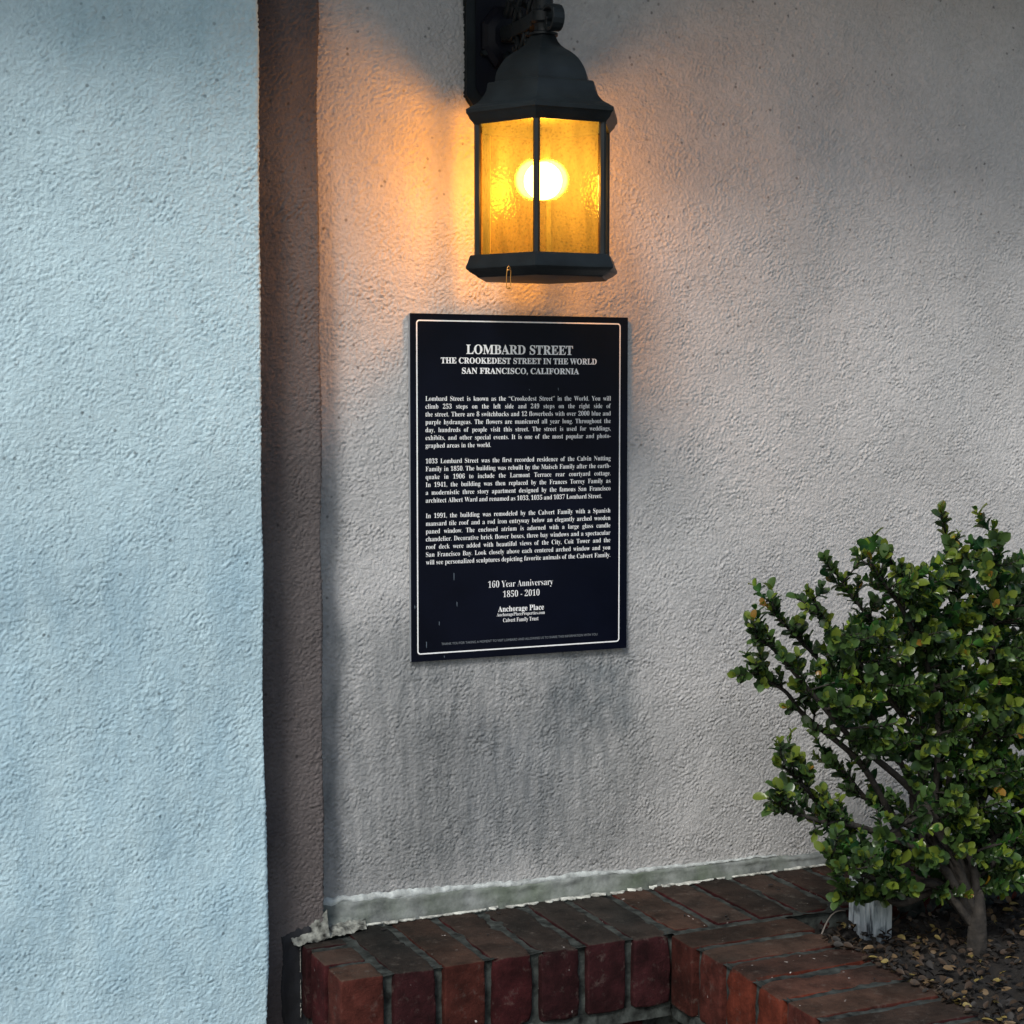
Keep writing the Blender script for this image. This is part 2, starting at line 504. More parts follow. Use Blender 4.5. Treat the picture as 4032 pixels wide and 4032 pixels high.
BX, SY = 0.6563, -0.042                      # right edge and face of the brown band beside the wall
PX, PY = 0.5645, -0.100                      # right edge and face of the blue pillar
CX = BX
WALL_TOP = 3.2
zs_f = axis_coords(ZG, WALL_TOP, -0.80, 0.63)

wall = thing('stucco_wall', (1.4, 0, ZG), 'grey taupe rough stucco wall behind the plaque and lantern, stained below the plaque', 'wall')
def p_wall(u): return u, np.zeros_like(u), np.zeros_like(u), -np.ones_like(u)
us = axis_coords(CX - 0.004, 3.6, CX - 0.004, 1.90)
stucco_sheet('wall_surface', p_wall, us, zs_f, M_WALL, wall, 0.00064, fade0=True)
mb = MB(); mb.box(CX + 0.002, 3.6, 0.006, 0.22, ZG, WALL_TOP - 0.003); mb.build('wall_core', M_WALL, wall)

pillar = thing('stucco_pillar', (0.1, -0.1, ZG), 'pale blue rough stucco pillar at the left edge with a dark brown stucco band along its right side', 'pillar')
LEFT = -0.55
def rounded_path(pts, r):
    """polyline with convex corners rounded; returns a path function and its length"""
    P = [Vector(p) for p in pts]
    S, X, Y, NX, NY = [0.0], [], [], [], []
    def put_(x, y, nx, ny):
        if X: S.append(S[-1] + max(1e-6, math.hypot(x - X[-1], y - Y[-1])))
        X.append(x); Y.append(y); NX.append(nx); NY.append(ny)
    for i in range(len(P) - 1):
        d0 = (P[i + 1] - P[i]).normalized(); n0 = Vector((d0.y, -d0.x))
        a_ = P[i] + d0 * (r if i else 0); b_ = P[i + 1] - d0 * (r if i < len(P) - 2 else 0)
        put_(a_.x, a_.y, n0.x, n0.y); put_(b_.x, b_.y, n0.x, n0.y)
        if i < len(P) - 2:
            d1 = (P[i + 2] - P[i + 1]).normalized(); n1 = Vector((d1.y, -d1.x))
            c_ = b_ - n0 * r
            for k in range(1, 6):
                n_ = (n0 * (1 - k / 6) + n1 * (k / 6)).normalized()
                q = c_ + n_ * r
                put_(q.x, q.y, n_.x, n_.y)
    S, X, Y, NX, NY = map(np.array, (S, X, Y, NX, NY))
    def f(u): return np.interp(u, S, X), np.interp(u, S, Y), np.interp(u, S, NX), np.interp(u, S, NY)
    return f, S[-1]
fpil, lpil = rounded_path([(LEFT, 0.9), (LEFT, PY), (PX, PY), (PX, SY + 0.004)], 0.003)
stucco_sheet('front_face', fpil, axis_coords(0, lpil, 1.70, lpil), zs_f, M_PILLAR, pillar, 0.00052, u_off=0.31)
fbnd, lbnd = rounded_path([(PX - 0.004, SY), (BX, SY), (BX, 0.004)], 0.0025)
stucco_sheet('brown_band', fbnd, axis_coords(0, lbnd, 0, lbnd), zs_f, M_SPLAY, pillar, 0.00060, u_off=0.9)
mb = MB()
pts = [(LEFT + 0.006, 0.895), (LEFT + 0.006, PY + 0.006), (PX - 0.006, PY + 0.006), (PX - 0.006, SY + 0.006), (BX - 0.006, SY + 0.006), (BX - 0.006, 0.895)]
n = len(pts)
mb.add([(x, y, ZG) for x, y in pts] + [(x, y, WALL_TOP - 0.003) for x, y in pts],
       [tuple(range(n - 1, -1, -1)), tuple(range(n, 2 * n))] + [(i, (i + 1) % n, n + (i + 1) % n, n + i) for i in range(n)])
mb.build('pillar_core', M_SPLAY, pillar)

# unseen overhang, added above the frame to shade the top of wall and pillar
mb = MB(); mb.box(-0.70, 3.6, -0.42, 0.91, 0.76, 3.21)
ov = mb.build('shade_overhang', M_WALL); tag(ov, 'unseen stucco overhang added above the lantern to shade the wall top', 'overhang')

# ------------------------------------------------------------------ pavement
mb = MB(); mb.box(-150, 150, -150, 150, ZG - 0.3, ZG)
pv = mb.build('pavement', M_PAVE); tag(pv, kind='structure')

# ------------------------------------------------------------------ bricks
def brick_mesh(name, hx, hy, hz, rnd, chip, seed, mat, dense=True):
    """worn brick centred on its origin; rounded edges, chips and a slightly uneven face"""
    def ax(h, n):
        e = [0.0012, 0.0032] if dense else [0.003]
        a = [-h] + [-h + t for t in e] + list(np.linspace(-h + 0.009, h - 0.009, n)) + [h - t for t in reversed(e)] + [h]
        return a
    A = [ax(hx, max(2, int(hx / 0.005)) if dense else 2), ax(hy, max(2, int(hy / 0.006)) if dense else 2), ax(hz, max(2, int(hz / 0.006)) if dense else 2)]
    idx = {}; vs = []; fs = []
    def vid(p):
        k = tuple(round(t, 6) for t in p)
        if k not in idx: idx[k] = len(vs); vs.append(Vector(p))
        return idx[k]
    for a in range(3):
        b, c = (a + 1) % 3, (a + 2) % 3
        for s in (-1, 1):
            h = (hx, hy, hz)[a] * s
            for i in range(len(A[b]) - 1):
                for j in range(len(A[c]) - 1):
                    q = []
                    for (ii, jj) in ((i, j), (i + 1, j), (i + 1, j + 1), (i, j + 1)):
                        p = [0, 0, 0]; p[a] = h; p[b] = A[b][ii]; p[c] = A[c][jj]
                        q.append(vid(p))
                    if s < 0: q.reverse()
                    fs.append(tuple(q))
    hh = Vector((hx, hy, hz)); off = Vector((seed * 3.7, seed * 1.3, seed * 2.1))
    out = []
    for p in vs:
        r = 0.0022
        q = Vector([max(-(hh[k] - r), min(hh[k] - r, p[k])) for k in range(3)])
        dd = p - q
        pp = q + dd.normalized() * r if dd.length > 1e-9 else p.copy()
        # wear: edges and corners eat in where noise is high
        near = sorted([hh[k] - abs(p[k]) for k in range(3)])
        edge = max(0, 1 - near[1] / 0.010)
        corner = max(0, 1 - near[2] / 0.022) * edge
        nz = mn.noise((p + off) * 60) + 0.5 * mn.noise((p + off) * 160)
        c_ = max(0, nz * 0.9 + chip) * edge * rnd + corner * rnd * 0.6
        inward = Vector([-(1 if p[k] > 0 else -1) * (1.0 if hh[k] - abs(p[k]) < 0.012 else 0.0) for k in range(3)])
        if inward.length > 0: inward.normalize()
        pp = pp + inward * c_
        pp = pp + Vector((mn.noise((p + off) * 90), mn.noise((p - off) * 90), mn.noise((p + off * 2) * 90))) * (0.0005 if dense else 0.0)
        out.append(pp)
    me = bpy.data.meshes.new(name)
    me.from_pydata([tuple(p) for p in out], [], fs)
    me.polygons.foreach_set('use_smooth', [True] * len(fs))
    me.materials.append(mat)
    me.update()
    return me

planter = thing('brick_planter', (1.15, -0.3, ZG), 'red brick planter box with upright edge bricks, wrapped round the soil bed below the plaque', 'planter')
BH = 0.092 / 2
BW = 0.054 / 2
long_m = []
for k in range(8):
    long_m.append(brick_mesh('brick', 0.196 / 2, BW, BH, [0.0015, 0.006, 0.0035, 0.0065][k % 4], [-0.05, 0.10, 0.0, 0.15][k % 4], k + 1, M_BR[[0, 3, 1, 2, 0, 3, 1, 2][k]]))
short_m = [brick_mesh('brick', 0.0275, 0.0262, BH, 0.0022, 0.0, 20 + k, M_BR[[3, 0, 1][k]]) for k in range(3)]
def variant(me, mat):
    m2 = me.copy(); m2.materials[0] = mat; return m2
LM = {(k, j): (long_m[k] if long_m[k].materials[0] == M_BR[j] else variant(long_m[k], M_BR[j])) for k in range(8) for j in range(4)}

def put(me, x, y, z, rz=0.0, tilt=0.3, sc_=(1, 1, 1)):
    return link('brick', me, planter, (x, y, z), (R(random.uniform(-tilt, tilt)), R(random.uniform(-tilt, tilt)), rz + R(random.uniform(-tilt, tilt))), sc_)

# corner of three short bricks
for k, (y0, y1) in enumerate(((-0.2045, -0.1525), (-0.1400, -0.0840), (-0.0670, -0.0460))):
    put(short_m[k], 0.6515, (y0 + y1) / 2, ZT - BH - (0.0, 0.001, 0.002)[k], 0, 0.2, (1, (y1 - y0) / 0.0524, 1))
# row along the wall
wl_style = {0: (1, 1), 1: (0, 3), 2: (7, 0), 3: (3, 1), 4: (0, 1), 5: (5, 1), 6: (1, 3), 7: (0, 0), 8: (2, 0), 9: (5, 0), 10: (4, 0), 11: (3, 3)}
for k in range(21):
    x = 0.6915 + 0.0654 * k + BW
    if k == 5: x += 0.0
    g, j = wl_style.get(k, (k % 8, k % 4))
    dz = random.uniform(-0.0014, 0.0006)
    front = random.uniform(-0.0015, 0.0015) if k < 6 else 0.012
    put(LM[(g, j)], x, -0.106 + front, ZT - BH + dz, math.pi / 2, 0.35)
# arm towards the street
arm_style = {0: (4, 3), 1: (1, 3), 2: (3, 2), 3: (7, 2), 4: (0, 3), 5: (2, 0), 6: (5, 3)}
for k in range(16):
    y = -0.2078 - 0.0671 * k - BW
    g, j = arm_style.get(k, (k % 8, (k * 3) % 4))
    put(LM[(g, j)], 1.0712 + 0.093 + random.uniform(-0.002, 0.002), y, ZT - BH + random.uniform(-0.0012, 0.0008), 0, 0.35, (0.95, 1, 1))
# front row beyond the frame, closing the box
for k in range(17):
    put(LM[(k % 8, k % 4)], 1.30 + 0.0654 * k, -1.19, ZT - BH, math.pi / 2, 0.35)
# lower courses, stretchers 0.2 long 0.057 high
low = [brick_mesh('brick', 0.0965, 0.045, 0.0285, 0.003, 0.05, 40 + k, M_BR[[0, 3, 2][k]], dense=False) for k in range(3)]
halfb = [brick_mesh('brick', 0.0460, 0.045, 0.0285, 0.003, 0.05, 50 + k, M_BR[[0, 3][k]], dense=False) for k in range(2)]
zc = ZT - 0.092 - 0.012 - 0.0285
row = 0
while zc - 0.0285 > ZG + 0.005:
    # front face of the row by the wall: X 0.645 .. 1.085
    x = 0.640
    if row % 2: put(halfb[0], x + 0.046, -0.1495, zc); x += 0.102
    while x + 0.193 < 1.09: put(low[(row + int(x * 50)) % 3], x + 0.0965, -0.1495, zc); x += 0.205
    if x + 0.092 < 1.09: put(halfb[1], x + 0.046, -0.1495, zc)
    # left side of the arm, faces -X
    y = -0.212
    if row % 2: put(halfb[1], 1.128, y - 0.046, zc, math.pi / 2); y -= 0.102
    while y - 0.193 > -1.29: put(low[(row + int(-y * 50)) % 3], 1.128, y - 0.0965, zc, math.pi / 2); y -= 0.205
    zc -= 0.0665
    row += 1

def rough_sheet(mb, o, du, dv, nu, nv, nrm, amp, freq=45, seed=0.0):
    o, du, dv, nrm = Vector(o), Vector(du), Vector(dv), Vector(nrm)
    vs = []
    for j in range(nv + 1):
        for i in range(nu + 1):
            p = o + du * (i / nu) + dv * (j / nv)
            h = mn.noise(p * freq + Vector((seed, 0, 0))) + 0.5 * mn.noise(p * freq * 2.7)
            vs.append(p + nrm * h * amp)
    fs = [(j * (nu + 1) + i, j * (nu + 1) + i + 1, (j + 1) * (nu + 1) + i + 1, (j + 1) * (nu + 1) + i) for j in range(nv) for i in range(nu)]
    mb.add(vs, fs)

# mortar: body a few millimetres behind the brick faces
mb = MB()
zm = ZT - 0.0035
mb.box(0.632, 2.07, -0.192, -0.0460, ZT - 0.10, zm - 0.003)
mb.box(1.0840, 1.246, -1.27, -0.197, ZT - 0.10, zm - 0.003)
mb.box(1.247, 2.38, -1.28, -1.10, ZT - 0.10, zm - 0.003)
mb.box(0.655, 2.05, -0.186, -0.003, ZG, ZT - 0.1005)
mb.box(1.095, 1.236, -1.26, -0.187, ZG, ZT - 0.1005)
mb.box(1.237, 2.36, -1.27, -1.11, ZG, ZT - 0.1005)
rough_sheet(mb, (0.630, -0.199, zm), (1.44, 0, 0), (0, 0.196, 0), 290, 40, (0, 0, 1), 0.0022)
rough_sheet(mb, (1.076, -1.27, zm), (0.172, 0, 0), (0, 1.072, 0), 34, 210, (0, 0, 1), 0.0022)
rough_sheet(mb, (0.632, -0.1945, ZT - 0.112), (0.44, 0, 0), (0, 0, 0.110), 88, 22, (0, -1, 0), 0.0016)
rough_sheet(mb, (1.0810, -1.27, ZT - 0.112), (0, 1.07, 0), (0, 0, 0.110), 210, 22, (-1, 0, 0), 0.0016)
rough_sheet(mb, (0.6310, -0.193, ZT - 0.112), (0, 0.17, 0), (0, 0, 0.109), 34, 22, (-1, 0, 0), 0.0012)
# joint line under the upright bricks, bulging out
rough_sheet(mb, (0.640, -0.2015, ZT - 0.110), (0.435, 0, 0), (0, 0.004, 0.018), 90, 5, (0, -1, 0.2), 0.003, 60)
rough_sheet(mb, (1.0740, -1.27, ZT - 0.110), (0, 1.07, 0), (0.004, 0, 0.018), 210, 5, (-1, 0, 0.2), 0.003, 60)
mo = mb.build('mortar', M_MORTAR, planter, smooth=True)
mo['kind'] = 'stuff'

# remnant of white paint on the course under the arm
mb = MB()
for k in range(14):
    y = -0.235 - random.uniform(0, 0.13); z = ZT - 0.108 - random.uniform(0.0, 0.05); s = random.uniform(0.006, 0.016)
    cv = [(1.0805 - 0.0004 * (k % 3), y + s * math.cos(a) * random.uniform(0.6, 1.2), z + s * math.sin(a) * random.uniform(0.5, 1.0)) for a in [i * math.pi / 4 for i in range(8)]]
    mb.add(cv, [tuple(range(7, -1, -1))])
pr = mb.build('paint_remnant', M_PAINT, planter); pr['kind'] = 'stuff'

# ------------------------------------------------------------------ cement skirting and flaking paint at the wall foot
nu, nv = 330, 9
vs, fs = [], []
for i in range(nu + 1):
    x = 0.6575 + (1.95 - 0.6575) * i / nu
    hgt = 0.037 - 0.019 * min(1, (x - 0.67) / 0.75) + 0.0050 * mn.noise((x * 11, 0, 0)) + 0.0022 * mn.noise((x * 60, 3, 0))
    th = 0.011 + 0.002 * mn.noise((x * 16, 7, 0))
    for j in range(nv + 1):
        t = j / nv
        zz = ZT - 0.004 + (hgt + 0.004) * t
        yy = -0.0006 - th * (1 - t) ** 0.55 - (0.0022 if 0.75 < t < 0.99 else 0)
        yy -= 0.0022 * mn.noise((x * 45, t * 3, 5)) + 0.001 * mn.noise((x * 150, t * 9, 5))
        if j == nv: yy = 0.002
        vs.append((x, yy, zz))
for i in range(nu):
    for j in range(nv):
        a = i * (nv + 1) + j
        fs.append((a, a + nv + 1, a + nv + 2, a + 1))
mesh_obj('cement_skirting', vs, fs, M_SKIRT, wall, smooth=True)

# pale crust along the top lip of the skirting (strong at the left, thinning to the right)
vs, fs = [], []
nu = 420
for i in range(nu + 1):
    x = 0.6580 + (1.36 - 0.6580) * i / nu
    hgt = 0.037 - 0.019 * min(1, (x - 0.67) / 0.75) + 0.0050 * mn.noise((x * 11, 0, 0)) + 0.0022 * mn.noise((x * 60, 3, 0))
    k = max(0.0, 1 - (x - 0.67) / 0.66) * (0.7 + 0.8 * mn.noise((x * 12, 2, 2)))
    up = hgt + 0.0045 * k * (0.6 + mn.noise((x * 130, 1, 0))) + 0.001
    dn = hgt - 0.001 - (0.013 * k) * (0.75 + 0.8 * mn.noise((x * 38, 9, 0)))
    for t in (0, 0.35, 0.7, 1):
        z = ZT + dn + (up - dn) * t
        y = -0.0048 - 0.0035 * math.sin(math.pi * min(1, t + 0.1)) * k - 0.0008 * mn.noise((x * 90, t * 4, 2))
        if t == 1: y = -0.0004
        vs.append((x, y, z))
for i in range(nu):
    for j in range(3):
        a = i * 4 + j
        fs.append((a, a + 4, a + 5, a + 1))
M_CRUST = simple('pale_crust', (0.38, 0.41, 0.40), 0.9, var=0.4, scale=70, bumpd=0.002, bscale=160)
mesh_obj('pale_crust', vs, fs, M_CRUST, wall, smooth=True)

# line of flaking white paint where the wall meets the bricks: broken curling strips
mb = MB()
x = 0.700
while x < 1.55:
    ln = random.uniform(0.012, 0.05)
    nseg = max(3, int(ln / 0.003))
    base = -0.0115 - random.uniform(0.0, 0.002)
    wd = random.uniform(0.004, 0.010) * (1.0 if x < 1.3 else 0.8)
    lift = random.uniform(0.0004, 0.0022)
    va = []
    for i in range(nseg + 1):
        xx = x + ln * i / nseg
        w0 = base + 0.0015 * mn.noise((xx * 140, 0, 1))
        w1 = base - wd * (0.8 + 0.9 * mn.noise((xx * 120, 4, 0)) + 0.5 * mn.noise((xx * 330, 4, 0)))
        if i in (0, nseg): w1 = (w0 + w1 * 0.6) / 1.6
        l0 = lift * (0.6 + 0.8 * mn.noise((xx * 60, 8, 0)))
        va += [(xx, w0, ZT + 0.0012 + l0), (xx, (w0 + w1) / 2, ZT + 0.0014 + l0 * 0.5), (xx, w1, ZT + 0.0011), (xx, w1 + 0.0006, ZT - 0.001), (xx, w0 + 0.0006, ZT - 0.001)]
    fa_ = []
    for i in range(nseg):
        for j in range(4): a = i * 5 + j; fa_.append((a, a + 1, a + 6, a + 5))
    mb.add(va, fa_)
    x += ln + (random.uniform(-0.004, 0.0015) if random.random() < 0.55 else random.uniform(0.003, 0.012))
fl = mb.build('flaking_paint', M_PAINT, wall, smooth=True); fl['kind'] = 'stuff'

# lumpy mortar packed into the wedge between planter, wall and splay
def lump(name, mat, parent, quad, zfun, nu, nv, seed):
    """quad: four world xy corners; surface height from zfun(u,v)"""
    a, b, c, d_ = [Vector((*q, 0)) for q in quad]
    vs = []
    for j in range(nv + 1):
        for i in range(nu + 1):
            u, v = i / nu, j / nv
            p = (a * (1 - u) + b * u) * (1 - v) + (d_ * (1 - u) + c * u) * v
            z = zfun(u, v) + 0.0040 * mn.noise((p.x * 80, p.y * 80, seed)) + 0.0022 * mn.noise((p.x * 260, p.y * 260, seed))
            vs.append((p.x + 0.0012 * mn.noise((u * 9, v * 9, seed)), p.y + 0.0012 * mn.noise((u * 9, v * 9, seed + 5)), z))
    fs = [(j * (nu + 1) + i, j * (nu + 1) + i + 1, (j + 1) * (nu + 1) + i + 1, (j + 1) * (nu + 1) + i) for j in range(nv) for i in range(nu)]
    return mesh_obj(name, vs, fs, mat, parent, smooth=True)
lump('mortar_patch', M_MORTARL, planter, [(0.612, -0.0560), (0.662, -0.0490), (0.660, -0.0395), (0.610, -0.0395)],
     lambda u, v: ZT + 0.001 + (0.006 + 0.030 * u) * v ** 1.3, 34, 14, 3.0)
lump('mortar_patch', M_MORTARL, planter, [(0.652, -0.0510), (0.716, -0.0330), (0.722, -0.0100), (0.655, -0.0300)],
     lambda u, v: ZT + 0.001 + (0.006 + 0.004 * math.sin(u * 3)) * v, 40, 18, 1.0)
lump('mortar_patch', M_SKIRT, planter, [(0.655, -0.0320), (0.722, -0.0120), (0.720, -0.004), (0.655, -0.004)],
     lambda u, v: ZT + 0.006 + 0.014 * v * (1 - 0.5 * u), 34, 14, 6.0)
# white rim hanging down the planter side beside the wedge
mb = MB()
ys = []
for k in range(60):
    z = ZT - 0.003 - 0.0016 * k
    ys.append((z, -0.0485 - 0.0022 * max(0, 0.5 + 1.3 * mn.noise((z * 160, 3, 1))), 0.6218 - 0.0012 * mn.noise((z * 300, 1, 1))))
for (z0, ya, xa), (z1, yb, xb) in zip(ys, ys[1:]):
    if mn.noise((z0 * 55, 8, 8)) < -0.22: continue
    mb.add([(xa, ya, z0), (xa + 0.0006, -0.0425, z0), (xb + 0.0006, -0.0425, z1), (xb, yb, z1)], [(0, 1, 2, 3)])
ed = mb.build('paint_edge', M_PAINT, planter); ed['kind'] = 'stuff'
# black sealant smeared down the band in the gap beside the planter
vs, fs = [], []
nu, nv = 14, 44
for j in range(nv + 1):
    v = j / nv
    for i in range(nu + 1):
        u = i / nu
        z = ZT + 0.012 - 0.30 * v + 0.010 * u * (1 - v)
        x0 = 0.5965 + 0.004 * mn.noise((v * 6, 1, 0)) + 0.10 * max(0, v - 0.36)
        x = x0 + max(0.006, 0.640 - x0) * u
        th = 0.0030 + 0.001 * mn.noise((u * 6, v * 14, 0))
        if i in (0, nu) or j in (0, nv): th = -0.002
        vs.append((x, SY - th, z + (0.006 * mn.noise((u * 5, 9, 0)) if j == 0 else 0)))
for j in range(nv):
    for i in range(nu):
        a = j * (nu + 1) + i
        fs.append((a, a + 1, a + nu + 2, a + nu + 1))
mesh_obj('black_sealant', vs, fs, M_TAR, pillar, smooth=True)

# ------------------------------------------------------------------ soil, litter
mb = MB(); rough_sheet(mb, (1.243, -1.12, ZT - 0.030), (0.84, 0, 0), (0, 0.95, 0), 150, 170, (0, 0, 1), 0.010, 60)
mb.box(1.243, 2.07, -1.11, -0.185, ZT - 0.2, ZT - 0.05)
soil = mb.build('soil', M_SOIL, smooth=True); tag(soil, kind='structure')

def leaf_shape(L=0.014, Wd=0.0085, cup=0.0016, curl=0.0012):
    """ovate blade in the local XY plane, base at the origin, pointing +X; folded along the midrib"""
    prof = [(0.0, 0.0), (0.12, 0.26), (0.35, 0.74), (0.60, 1.0), (0.82, 0.90), (0.95, 0.52), (1.0, 0.0)]
    vs = []; fs = []
    for t, wv in prof:
        x = t * L; hw = wv * Wd / 2; zc = -curl * (2 * t - 0.9) ** 2 + curl
        if wv == 0: vs.append((x, 0, zc))
        else: vs += [(x, -hw, zc + cup), (x, 0, zc), (x, hw, zc + cup)]
    fs += [(0, 2, 1), (0, 3, 2)]
    for r in range(4):
        a = 1 + r * 3
        fs += [(a, a + 1, a + 4, a + 3), (a + 1, a + 2, a + 5, a + 4)]
    a = 13
    fs += [(a, a + 1, 16), (a + 1, a + 2, 16)]
    return vs, fs

lv, lf = leaf_shape()
mb = MB()
mbm = []
for k in range(5600):
    x = random.uniform(1.243, 2.04); y = random.uniform(-1.10, -0.205)
    z = ZT - 0.026 + random.uniform(0, 0.010)
    if k > 5150:    # a few blown on to the inner ends of the arm bricks
        y = random.uniform(-0.9, -0.30); x = 1.252 + abs(random.gauss(0, 0.016)) - 0.012 ; z = ZT - 0.016 + random.uniform(0, 0.014)
        if x < 1.252: z = ZT + random.uniform(0.001, 0.004)
    M = Matrix.Translation((x, y, z)) @ Matrix.Rotation(random.uniform(0, 6.28), 4, 'Z') @ Matrix.Rotation(random.gauss(0, 0.45), 4, 'X') @ Matrix.Rotation(random.gauss(0, 0.4), 4, 'Y') @ Matrix.Scale(random.uniform(0.55, 1.05), 4)
    mi = random.choices([0, 1, 2, 3], [0.42, 0.09, 0.04, 0.45])[0]
    mb.add([M @ Vector(p) for p in lv], lf, mi)
lt = mb.build('leaf_litter', M_DRY, smooth=True)
tag(lt, 'brown and yellow dry leaf litter lying in the brick planter', 'leaf litter', kind='stuff')

# curved pale twig
mb = MB()
P0, P1 = Vector((1.262, -0.262, ZT - 0.016)), Vector((1.330, -0.222, ZT + 0.002))
mb.tube([P0.lerp(P1, t) + Vector((0, 0.004 * math.sin(3.1 * t), 0.012 * math.sin(3.1 * t))) for t in np.linspace(0, 1, 9)], [0.0013 - 0.0007 * t for t in np.linspace(0, 1, 9)], 6)
M_TWIG = simple('pale_twig', (0.16, 0.14, 0.12), 0.8)
tw = mb.build('twig', M_TWIG, smooth=True); tag(tw, 'thin curved pale twig lying on the leaf litter beside the white post stub', 'twig')

# seed pods and grit on the brick tops
mb = MB()
for (x, y, L_, a) in [(1.305, -0.075, 0.011, 0.1), (1.302, -0.10, 0.005, -0.4), (1.172, -0.175, 0.007, 0.5), (1.168, -0.186, 0.006, 0.3), (1.123, -0.150, 0.006, 1.2), (0.735, -0.045, 0.009, 0.2),
                      (0.90, -0.04, 0.008, 0.1), (1.03, -0.03, 0.006, 0.9), (1.205, -0.46, 0.005, 0.6), (0.85, -0.12, 0.004, 0.3), (1.42, -0.10, 0.005, 0.2)]:
    M = Matrix.Translation((x, y, ZT + 0.0015)) @ Matrix.Rotation(a, 4, 'Z')
    vv = [M @ Vector((math.cos(t) * L_ / 2 * (1 if zz else 0.7), math.sin(t) * L_ / 6, zz)) for zz in (0, 0.0012) for t in np.linspace(0, 2 * math.pi, 8, endpoint=False)]
    mb.add(vv, [tuple(range(8, 16))] + [(i, (i + 1) % 8, 8 + (i + 1) % 8, 8 + i) for i in range(8)])
sd = mb.build('fallen_seeds', M_SEED, smooth=False); tag(sd, 'small dark seed pods scattered on the brick tops', 'seeds', kind='stuff')

# ------------------------------------------------------------------ broken white post
post = thing('wooden_post', (1.36, -0.235, ZT - 0.03), 'broken stub of a weathered white wooden post among leaf litter under the shrub', 'post')
def stave(x0, x1, y0, y1, z1a, z1b, seed):
    """post board whose broken top slopes from z1a (back) to z1b (front)"""
    vs, fs = [], []
    nu, nv = 14, 10
    ring = [(x1, y1)] + [(x0 + 0.0012 * (i % 3 == 1) + 0.0009 * mn.noise((i, seed, 0)), y1 + (y0 - y1) * i / nu) for i in range(nu + 1)] + [(x0 + (x1 - x0) * (i / 6), y0 + 0.001 * mn.noise((i, seed, 4))) for i in range(1, 7)]
    n = len(ring)
    for j in range(nv + 1):
        for (x, y) in ring:
            t = (y1 - y) / (y1 - y0)
            top = z1a + (z1b - z1a) * t + 0.0025 * mn.noise((y * 300, x * 200, seed))
            z = ZT - 0.05 + (top - ZT + 0.05) * j / nv
            vs.append((x, y, z))
    for j in range(nv):
        for i in range(n):
            fs.append((j * n + i, j * n + (i + 1) % n, (j + 1) * n + (i + 1) % n, (j + 1) * n + i))
    fs.append(tuple(nv * n + i for i in range(n)))
    return vs, fs
v1, f1 = stave(1.345, 1.362, -0.240, -0.208, ZT + 0.054, ZT + 0.050, 1.0); mesh_obj('board', v1, f1, M_WOODW, post)
v1, f1 = stave(1.343, 1.361, -0.268, -0.2415, ZT + 0.046, ZT + 0.030, 2.0); mesh_obj('board', v1, f1, M_WOODW, post)
v1, f1 = stave(1.3635, 1.376, -0.262, -0.212, ZT + 0.034, ZT + 0.016, 3.0); mesh_obj('board', v1, f1, M_WOODW, post)

# ------------------------------------------------------------------ boxwood
random.seed(21)
shrub = thing('boxwood_shrub', (1.42, -0.36, ZT - 0.03), 'green boxwood shrub with small glossy leaves and yellowish tips growing in the brick planter', 'shrub')
BASE = Vector((1.43, -0.37, ZT - 0.03))
YC = -0.30
def W(x, z, dy=0.0):                     # dy: nearer (-) or farther (+) part of the crown; it leans with the bed
    x = 1.43 + (x - 1.43) * 0.935; z = -0.64 + (z + 0.64) * 0.955
    return Vector((x + 0.66 * dy, YC + dy, z - 0.19 * dy))
mains = [
    ([(1.36, -.640), (1.30, -.600), (1.262, -.568), (1.233, -.536), (1.205, -.500), (1.175, -.470), (1.152, -.452)], -0.02),
    ([(1.37, -.60), (1.33, -.53), (1.28, -.46), (1.194, -.395), (1.164, -.361), (1.130, -.342), (1.104, -.328)], 0.0),
    ([(1.38, -.58), (1.37, -.50), (1.30, -.40), (1.22, -.325), (1.165, -.275), (1.127, -.241)], 0.03),
    ([(1.39, -.58), (1.38, -.45), (1.31, -.36), (1.24, -.290), (1.196, -.231)], -0.04),
    ([(1.40, -.58), (1.39, -.42), (1.33, -.31), (1.275, -.245), (1.239, -.203)], 0.02),
    ([(1.41, -.58), (1.41, -.40), (1.36, -.28), (1.315, -.225), (1.286, -.187)], -0.05),
    ([(1.42, -.58), (1.43, -.38), (1.39, -.26), (1.35, -.21), (1.328, -.186)], 0.04),
    ([(1.43, -.58), (1.45, -.36), (1.44, -.24), (1.42, -.14)], 0.0),
    ([(1.45, -.58), (1.50, -.36), (1.51, -.25), (1.50, -.15)], -0.03),
    ([(1.47, -.60), (1.56, -.42), (1.60, -.30), (1.62, -.22)], 0.03),
    ([(1.48, -.63), (1.60, -.52), (1.66, -.45), (1.70, -.40)], 0.0),
    ([(1.46, -.66), (1.56, -.60), (1.64, -.57), (1.69, -.55)], -0.04),
    ([(1.36, -.665), (1.32, -.652), (1.28, -.645), (1.252, -.640)], -0.03),
    ([(1.35, -.640), (1.30, -.618), (1.262, -.598), (1.232, -.580)], -0.06),
    ([(1.33, -.57), (1.27, -.545), (1.22, -.535), (1.165, -.512), (1.152, -.497)], -0.05),
    ([(1.35, -.55), (1.30, -.52), (1.262, -.480), (1.228, -.455)], 0.03),
    ([(1.36, -.50), (1.27, -.43), (1.20, -.36), (1.14, -.30), (1.113, -.290)], -0.05),
    ([(1.38, -.55), (1.33, -.56), (1.29, -.585), (1.27, -.60)], -0.09),
]
wood = MB()
FORK = BASE + Vector((0.006, 0.004, 0.075))
wood.tube([BASE + Vector((0, 0, -0.02)), BASE + Vector((0.002, 0.003, 0.02)), BASE + Vector((0.001, 0.001, 0.05)), FORK, FORK + Vector((0.002, 0, 0.012))], [0.017, 0.0130, 0.0115, 0.0070, 0.0020], 10)
